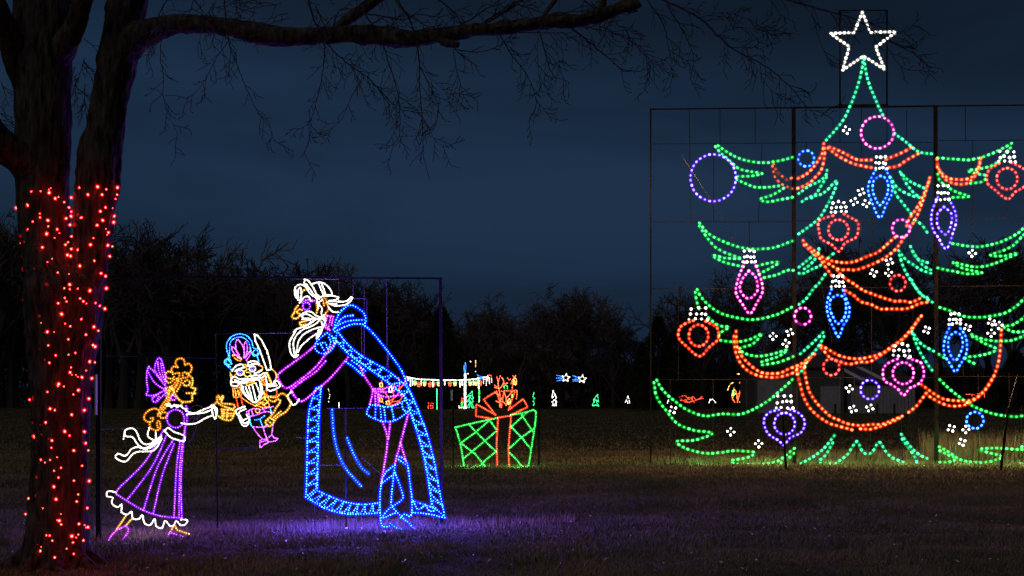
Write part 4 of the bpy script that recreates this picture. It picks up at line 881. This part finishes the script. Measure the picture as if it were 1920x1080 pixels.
gp('coat', 'magenta', ['R 350,545 370,590 400,650 440,710 465,745', 'R 465,745 540,750 632,720', 'R 470,762 550,775 650,765', 'R 480,772 560,815 640,812 732,795', 'R 465,750 455,820 440,880', 'R 485,790 490,880', 'R 510,800 515,885'], S3p)
gp('peplum', 'cyan', ['R 440,885 410,960 440,990 520,1025 600,1035 680,1015 770,950 800,910', 'R 440,885 500,892 600,905 680,885 742,850', 'R 490,900 485,1000', 'R 530,900 540,1020', 'R 562,910 577,1025', 'R 630,905 650,1015', 'R 722,880 732,930 770,950'], S3p)
gp('cape_collar', 'cyan', ['R 120,230 140,150 180,70 260,10 330,35 385,80 405,140 390,175 300,175 220,200 130,242', 'R 120,220 190,170 280,145 392,140', 'R 130,210 170,150 220,110 290,100'])
gp('cape_back_edge', 'cyan', ['R 380,180 450,240 520,320 600,420 660,500 720,590 760,700', 'P 762,719 770,737 783,767'])
E1 = 'P 632,620 653,647 679,668 704,682 728,696 749,713 762,725 775,748 790,785 800,812 814,865 821.5,907 834,970'
E2 = 'P 626,634 642.6,653 664,672 691.6,691 719,711 740,729 757.6,742.6 768,770 786,823 798,872 805,915 810,950'
def band(nm, e1, e2, n, flip=1):
    """two parallel lines with U-shaped loops between them"""
    a, _ = parse(e1); b_, _ = parse(e2)
    La = sum(math.dist(a[i], a[i+1]) for i in range(len(a)-1)); Lb = sum(math.dist(b_[i], b_[i+1]) for i in range(len(b_)-1))
    A_ = [q for q, _ in resample(a, La/(n*4), False)]; B_ = [q for q, _ in resample(b_, Lb/(n*4), False)]
    m = min(len(A_), len(B_)); loops = []
    if flip < 0: A_, B_ = B_, A_
    for i in range(0, m - 4, 4):
        q = [A_[i], ((B_[i+1][0]*.88+A_[i+1][0]*.12), (B_[i+1][1]*.88+A_[i+1][1]*.12)), ((B_[i+2][0]*.92+A_[i+2][0]*.08), (B_[i+2][1]*.92+A_[i+2][1]*.08)), ((B_[i+3][0]*.88+A_[i+3][0]*.12), (B_[i+3][1]*.88+A_[i+3][1]*.12)), A_[i+4]]
        loops.append('P ' + ' '.join('%.2f,%.2f' % t for t in q))
    gp(nm + '_edge', 'cyan', [e1]); gp(nm + '_edge', 'cyan', [e2]); gp(nm + '_scallops', 'cyan', loops, S3p)
band('front_trim', E1, E2, 19)
band('side_trim', 'M 150,250 115,360 105,500 100,700 95,830', 'M 178,240 165,400 160,600 155,795', 10)
band('hem_trim', 'M 95,830 200,890 320,920 490,915', 'M 155,795 210,820 300,855 400,870 490,860', 9, -1)
gp('hem_trim_edge', 'cyan', ['M 665,850 755,880 795,900', 'M 665,912 745,920 835,940', 'M 670,855 690,895 715,885 730,870', 'M 735,875 755,905 790,900', 'M 150,250 178,240'])
spill(r, 'blue', [PF.pt(x, y, -.25) for x, y in ((590,930),(660,935),(740,940),(810,935))], 80)
spill(r, 'violet', [PF.pt(x, y, -.4) for x, y in ((600,760),(700,700),(780,800),(650,600))], 110)
gp('cape_fold', 'blue', ['M 235,365 245,500 270,600 310,680 390,772']); gp('cape_fold', 'blue', ['M 315,515 350,600 390,670 430,705'])
gp('undersleeve', 'cyan', ['R 230,510 290,550 372,625', 'R 280,500 340,540 400,590'])
gp('trouser_leg', 'magenta', ['M 505,430 530,520 515,650 497,750', 'M 545,430 535,520'], S3p); gp('trouser_leg', 'magenta', ['M 640,390 600,540 570,650', 'M 600,540 628,640'], S3p)
gp('boot', 'cyan', ['M 570,660 520,700 495,770 490,880 500,980 540,985 545,970 580,995 650,1005 665,990 600,930 555,880 550,850 560,740 c', 'M 510,940 570,915', 'M 505,752 562,710'])
gp('boot', 'cyan', ['M 580,610 630,640 650,750 660,850 655,930 622,920 600,940', 'M 570,700 600,780 610,840 540,890 500,940', 'M 590,630 637,662'])

# ------------------------------------------------------------------ foreground tree
DT = 13.75
tr = empty('lit_tree', (ppx(105, DT), DT, 0), 'large forked bare tree with bark lit red by strings of small lights', 'tree')
def loft(mb, prof, D0, seg=56, per=2.2, amp=.10, seed=0, dslope=0):
    """prof: (row, left, right) of the silhouette; rings of bark-ridged section"""
    rows = []
    ys = [p[0] for p in prof]; y = min(ys)
    pr = sorted(prof)
    Y = np.array([p[0] for p in pr]); Lf = np.array([p[1] for p in pr]); Rt = np.array([p[2] for p in pr])
    n = int((Y[-1] - Y[0]) / per) + 1
    for i in range(n + 1):
        y = Y[0] + (Y[-1]-Y[0]) * i / n
        l = np.interp(y, Y, Lf); r_ = np.interp(y, Y, Rt); D = D0 + dslope * (Y[-1] - y)
        c = at((l+r_)/2, y, D); rad = (r_-l)/2/F*D
        rows.append((c, rad))
    vs = []
    for c, rad in rows:
        for k in range(seg):
            a = 2*math.pi*k/seg; ca, sa = math.cos(a), math.sin(a)
            rid = noise.noise(Vector((ca*4.5 + seed, sa*4.5, c.z*1.1))) * .8 + noise.noise(Vector((ca*11, sa*11 + seed, c.z*4.5))) * .6 + noise.noise(Vector((ca*24, sa*24 + seed, c.z*14)))*.35
            q = rad * (1 + amp * rid) + .012 * rid
            vs.append((c.x + ca*q, c.y + sa*q, c.z))
    fs = [(i*seg+k, (i+1)*seg+k, (i+1)*seg+(k+1)%seg, i*seg+(k+1)%seg) for i in range(len(rows)-1) for k in range(seg)]
    fs.append(tuple(range(seg))); mb.add(vs, fs)
STEM1 = [(-120,26,136),(0,31,131),(113,28,132),(200,31,131),(292,33,127),(372,32,124),(445,40,128),(500,46,150),(516,47,176),(540,47,194),(600,51,186),(640,54,179),(700,58,170),(740,60,165),(820,61,161),(916,58,164),(975,53,162),(1012,49,162),(1045,42,165),(1066,30,174),(1082,12,190)]
STEM2 = [(-120,215,292),(0,203,277),(40,197,268),(97,186,258),(194,172,236),(240,164,230),(262,152,228),(300,146,225),(350,143,222),(400,140,214),(445,139,208),(490,134,202),(530,118,196),(580,100,184),(640,90,160)]
mb = MB(); loft(mb, STEM1, DT, seed=0); loft(mb, STEM2, DT, seed=5)
TR = mb.build('trunk', BARK, tr, smooth=True)
def limb(mb, pts, D0, D1, sides=10, rough=.06):
    """pts: (px, py, half width px); bark-ridged limb"""
    P = cr([(p[0], p[1]) for p in pts], 9); n = len(P)
    cum = [0]
    for i in range(len(pts)-1): cum.append(cum[-1] + math.dist(pts[i][:2], pts[i+1][:2]))
    run = 0; V = []; Rr = []
    for i, q in enumerate(P):
        if i: run += math.dist(P[i-1], q)
        t = min(run, cum[-1]); w = float(np.interp(t, cum, [p[2] for p in pts])); D = D0 + (D1-D0)*t/cum[-1]
        V.append(at(q[0], q[1], D)); Rr.append(w * D / F * (1 + rough * noise.noise(Vector((t*.05, w, 0)))))
    mb.tube(V, Rr, sides)
    return V
def rough_up(mb, amp):
    mb.v = [(x + amp*noise.noise(Vector((x*7, y*30, z*30))), y + amp*noise.noise(Vector((x*7+9, y*30, z*30))), z + amp*noise.noise(Vector((x*7, y*30+9, z*30)))) for x, y, z in mb.v]
mb = MB()
limb(mb, [(215,130,26),(250,75,28),(275,62,25),(322,46,18),(360,45,16),(413,49,15.5),(455,57,17),(490,65,20),(536,70,18),(581,68,14),(633,66,13.5),(680,66,17),(717,67,19),(772,73,15),(828,66,14),(883,57,12.5),(915,55,11.5),(1012,44,12),(1060,38,11),(1109,33,11),(1150,20,11),(1180,12,9.5),(1199,4,9)], DT, 12.4, 18)
limb(mb, [(820,72,8),(840,80,7),(858,83,5.5)], 12.9, 12.7, 8)
rough_up(mb, .03); mb.build('limb', BARK, tr, smooth=True)
for a, ln in ((-2.6, .75), (-1.9, .6), (-1.2, .7), (-.5, .85), (.2, .6), (3.4, .6)):      # surface roots
    c = at(104, 1060, DT); ln *= .45; P = [Vector((c.x + math.cos(a)*d, c.y + math.sin(a)*d, z)) for d, z in ((.14, .26), (.30, .10), (.32+ln*.5, .01), (.32+ln, -.06))]
    q = MB(); q.tube(P, [.10, .075, .045, .02], 9); rough_up(q, .02); q.build('root', BARK, tr, smooth=True)
for pts in ([(628,58,10),(650,38,11),(690,10,11),(740,-30,10)], [(1120,26,8),(1130,5,7),(1136,-25,6)], [(1016,36,4),(1030,15,4.5),(1045,-5,4)], [(1158,10,4),(1180,22,3),(1196,20,2.2)],
            [(100,120,30),(140,50,20),(150,20,18),(175,-60,15)], [(70,130,26),(40,105,22),(0,25,20),(-40,-60,18)], [(80,350,34),(40,300,30),(0,270,32),(-60,200,30)], [(50,170,20),(22,120,14),(5,60,12),(-20,0,12)],
            [(910,45,3),(960,12,3),(985,-6,2.5)]):
    mb = MB(); limb(mb, pts, DT - (.6 if pts[0][0] > 400 else .0), DT - .6, 12); rough_up(mb, .012); mb.build('limb', BARK, tr, smooth=True)
# twigs: traced stems with smaller shoots growing off them
rt = random.Random(21)
tw = MB()
def shoot(x, y, ang, L, w, D, depth):
    n = max(2, int(L/9)); P = [(x, y)]; a = ang
    for i in range(n):
        a += rt.gauss(0, .11); a += .07 * math.sin(math.pi/2 - a) * (1 if depth else .5)
        P.append((P[-1][0] + math.cos(a)*L/n, P[-1][1] + math.sin(a)*L/n))
    dD = rt.uniform(-.5, .5) * L / 120
    V = [at(p[0], p[1], D + dD*i/n) for i, p in enumerate(P)]
    tw.tube(V, [max(.0032, w*(1-.75*i/n)*D/F) for i in range(n+1)], 3, cap=False)
    if depth > 0:
        for i in range(1, n+1):
            if rt.random() < .62:
                s = rt.choice((-1, 1)); shoot(*P[i], a + s*rt.uniform(.45, 1.1), L*rt.uniform(.22, .5), w*.5, D + dD*i/n, depth-1)
def stem(s, w0, w1, D=12.9, dens=.58, sub=44, dD=None):
    p, _ = parse(s, 8); n = len(p)
    if dD is None: dD = rt.uniform(-.8, .8)
    V = [at(q[0] + rt.gauss(0,.5), q[1] + rt.gauss(0,.5), D + dD*i/n) for i, q in enumerate(p)]
    tw.tube(V, [max(.0026, (w0+(w1-w0)*i/n)*D/F*.5) for i in range(n)], 4, cap=False)
    for i in range(2, n):
        if rt.random() < dens:
            a = math.atan2(p[i][1]-p[i-1][1], p[i][0]-p[i-1][0]); sgn = rt.choice((-1, 1))
            shoot(p[i][0], p[i][1], a + sgn*rt.uniform(.35, .95), sub*rt.uniform(.35, 1.15), .75, D + dD*i/n, 2 if rt.random() < .4 else 1)
for s, w0, w1 in (('b 290,-30 215,110 235,200 232,360 250,470 250,600 285,710 335,810', 2.6, .8), ('b 620,-30 650,250 700,390 770,570 830,690 900,780 930,860', 3.4, .9), ('b 650,255 580,350 480,530 390,605', 2, .7),
    ('b 1130,-30 1190,160 1290,310 1420,420 1520,490 1636,640', 4, 1.6), ('b 1245,240 1220,480 1160,720 1110,780 1020,795', 3, .8), ('b 1160,720 1150,830 1115,940', 1.4, .7),
    ('d 470,80 590,260 660,480 710,660 715,910 640,1000', 4.2, 1.2), ('d 690,-20 800,170 850,400 850,550 870,800 880,1080', 5, 1), ('d 850,440 940,620 980,720 960,840 900,910 720,920', 2.6, .9),
    ('d 500,520 620,650 710,740', 3, 1.6), ('d 710,650 830,740 910,850', 2.2, .9), ('d 450,560 380,680 330,800 230,890', 2, .7), ('d 430,0 420,280 460,500 450,570', 1.6, 1), ('d 720,740 860,780 960,950 1050,1000', 1.6, .7),
    ('d 860,450 1000,600 1090,650', 1.4, .6), ('d 1080,330 1100,480 1140,620', 1.3, .7), ('e 270,200 330,310 430,440 480,600 440,700', 3, .8), ('e 490,175 530,290 560,400 600,465', 3.2, 1.4), ('e 680,160 830,280 985,415', 4, 1.4),
    ('e 730,150 950,200 1100,290 1140,400 1110,520', 2.6, .8), ('e 10,285 150,302 330,240', 2.6, 1), ('e 0,270 60,330 140,385', 3, 1.4), ('e 0,300 20,400 60,560', 1.3, .6), ('e 380,190 480,190 600,190 640,190 675,240', 2.4, 1.2),
    ('e 490,200 490,400 520,560', 1.2, .6), ('e 590,220 620,400 670,520', 1.2, .6), ('e 900,90 960,150 1060,200', 1.4, .6),
    ('f 260,-20 520,110 620,210 730,300 900,390 1050,510 1160,640', 5, 1.6), ('f 960,-30 1240,55 1360,85 1480,130 1640,240 1850,340', 4.4, 1.2), ('f 930,-20 1000,110 900,220', 2, .7), ('f 190,-20 300,150 340,340 360,450', 2.4, .8),
    ('f 320,30 430,210 480,340 460,480', 2.4, .8), ('f 1190,60 1240,250 1310,410', 1.6, .6), ('f 520,105 650,75 730,90 830,120', 1.6, .6), ('f 625,215 740,165 860,180 990,220', 1.6, .6), ('f 770,315 820,280 900,300', 1.8, .7),
    ('f 800,330 880,440 930,520 1020,600', 1.4, .6), ('f 1150,630 1220,690 1290,692', 1.3, .6), ('f 1640,240 1750,290 1900,400', 1.6, .7), ('f 1640,280 1700,370 1740,410', 1.4, .6), ('f 1650,190 1740,190 1820,160', 1.3, .6), ('f 0,200 80,220 200,340 300,390', 1.8, .6), ('f 0,380 60,430', 1.8, .9), ('f 180,320 220,400 210,520', 1, .5)):
    stem(s, w0, w1)
for i in range(34):     # fine growth above and around the limb
    x = rt.uniform(300, 1190); y = rt.uniform(-10, 36) if x < 700 else rt.uniform(-10, 30)
    shoot(x, y, rt.uniform(-.4, 3.5), rt.uniform(30, 90), 1.1, 12.9, 2)
for s in ('d 470,90 600,110 750,135 830,95 980,115 1110,70 1200,40', 'd 520,170 620,115 700,125', 'd 690,0 760,90 930,195', 'd 980,0 1080,80 1130,160', 'd 1130,160 1200,130 1300,60 1440,-20', 'd 1290,150 1440,50 1500,10', 'e 180,130 330,40 400,-10', 'd 150,40 220,190', 'd 270,170 310,70 370,55', 'b 440,0 520,100', 'e 350,20 450,50 540,85', 'e 850,-10 790,60', 'e 740,-10 830,60'):
    stem(s, 3.4, 1.2, dens=.55, sub=38)
for i in range(16): shoot(rt.uniform(140, 160), rt.uniform(40, 190), rt.uniform(.2, 2.2), rt.uniform(30, 70), 1.1, 13.9, 2)
for i in range(7): shoot(rt.uniform(-5, 8), rt.uniform(140, 230), rt.uniform(.2, 1.4), rt.uniform(30, 60), 1.0, 13.9, 2)
tw.build('twigs', TWIG, tr)['kind'] = 'stuff'

# ------------------------------------------------------------------ red string lights on the trunk
RB = emat('red_lamp', (1, .020, .015), 55)
def trunk_at(x, y):
    """depth of the bark under a photo point"""
    best = None
    for prof in (STEM1, STEM2):
        pr = sorted(prof); Yv = [p[0] for p in pr]
        if y > Yv[-1]: continue
        l = np.interp(y, Yv, [p[1] for p in pr]); q = np.interp(y, Yv, [p[2] for p in pr]); c = (l+q)/2; rad = (q-l)/2
        t = min(.98, abs(x-c)/rad) if abs(x-c) < rad*1.25 else None
        if t is None: continue
        d = DT - math.sqrt(1-t*t) * rad/F*DT
        if best is None or d < best: best = d
    return best if best is not None else DT
sl = empty('string_light', (ppx(105, 13.3), 13.3, 0), 'string of small red lights wound round the forked trunk up to head height', 'string light')
bm_ = MB(); bm_.bead(Vector((0,0,0)), Vector((0,0,1)), .0105, .008); bm_.mi = 1; bm_.bead(Vector((0,0,0)), Vector((0,0,1)), .026, .022)  # the larger bead is a painted glow halo round the bulb
bme = mesh_of(bm_, 'bulb', RB); bme.materials.append(halo_shell('red_lamp_sleeve', (1, .01, .01), .22)); bme.polygons.foreach_set('material_index', bm_.m)
DOT = {'k': '760,208 915,215 912,270 685,270 795,270 622,215 555,293 588,262 500,328 537,370 555,403 553,438 127,373 218,355 383,255 430,300 822,370 782,400 890,437 885,485 610,430 632,450 590,508 757,508 800,470 515,455 545,505 255,480 373,470 220,540 363,575 445,540 172,595 163,645 200,635 845,565 875,673 840,665 855,750 557,595 510,660 530,640 555,693 525,740 550,748 608,700 705,660 735,785 622,825 185,750 188,850 278,850 450,877 330,680 787,883 823,905 363,972 208,993 228,985 335,1055 543,970 700,1020 830,997',
 'K': '180,2 168,77 193,95 290,50 393,103 563,90 607,17 718,3 674,121 708,140 187,162 268,188 416,176 549,210 185,260 245,280 320,296 634,262 664,289 580,315 461,346 508,438 628,386 642,396 202,422 256,406 205,495 376,455 333,505 605,497 641,502 234,535 222,604 473,570 553,603 620,610 255,656 396,648 529,690 600,747 200,754 231,747 570,825 338,815 484,855 310,907 226,910 232,1002 437,968 352,1030 570,970 578,1050',
 'J': '270,2 405,25 668,45 688,102 575,103 320,175 475,238 640,222 290,310 576,338 695,340 420,385 437,483 290,455 222,476 598,500 680,551 199,598 462,649 615,675 313,668 685,700 388,765 560,770 215,759 650,803 315,885 575,908 427,937 155,937 685,975 675,1003'}
extra = []
while len(extra) < 95:
    y = rt.uniform(352, 1050)
    pr = sorted(STEM1 if rt.random() < .6 or y > 530 else STEM2); Yv = [p[0] for p in pr]
    l = np.interp(y, Yv, [p[1] for p in pr]); q = np.interp(y, Yv, [p[2] for p in pr])
    extra.append('%.1f,%.1f' % (l + (q-l)*rt.uniform(.0, 1.0), y))
DOT['P'] = ' '.join(extra)
pos = []
for k, s in DOT.items():
    x0, y0, q = CR[k]
    for t in s.split():
        u, v = map(float, t.split(',')); x, y = x0+u/q, y0+v/q
        D = trunk_at(x, y) - .038; p = at(x, y, D); pos.append((x, y, p))
        big = rt.uniform(.65, 1.2) if k != 'P' else rt.uniform(.35, .7)
        o = bpy.data.objects.new('bulb', bme); col.objects.link(o); o.parent = sl; o.location = p - Vector(sl.location)
        o.rotation_euler = (rt.uniform(-1,1), rt.uniform(-1,1), 0); o.scale = (big, big, big)
mb = MB()
for k in range(11):      # the cords run up and down the bark from bulb to bulb
    x0 = 52 + k*13; P = []
    y = 1040
    while y > 360:
        pr = sorted(STEM1 if (k < 6 or y > 540) else STEM2); Yv = [p[0] for p in pr]
        l = np.interp(y, Yv, [p[1] for p in pr]); q = np.interp(y, Yv, [p[2] for p in pr])
        t = (k+.5)/11 if y > 540 else ((k+.5)/6 if k < 6 else (k-5.5)/5)
        x = l + (q-l)*(.03 + .94*t) + 3*math.sin(y*.05+k*2)
        P.append(at(x, y, trunk_at(x, y) - .03)); y -= 14
    mb.tube(P, .005, 3)
mb.build('cord', CABLE, sl)
spill(sl, 'red', [at(110, 960, DT-.9), at(180, 1020, DT-.7), at(110, 760, DT-.9), at(120, 520, DT-.9)], 2.2)
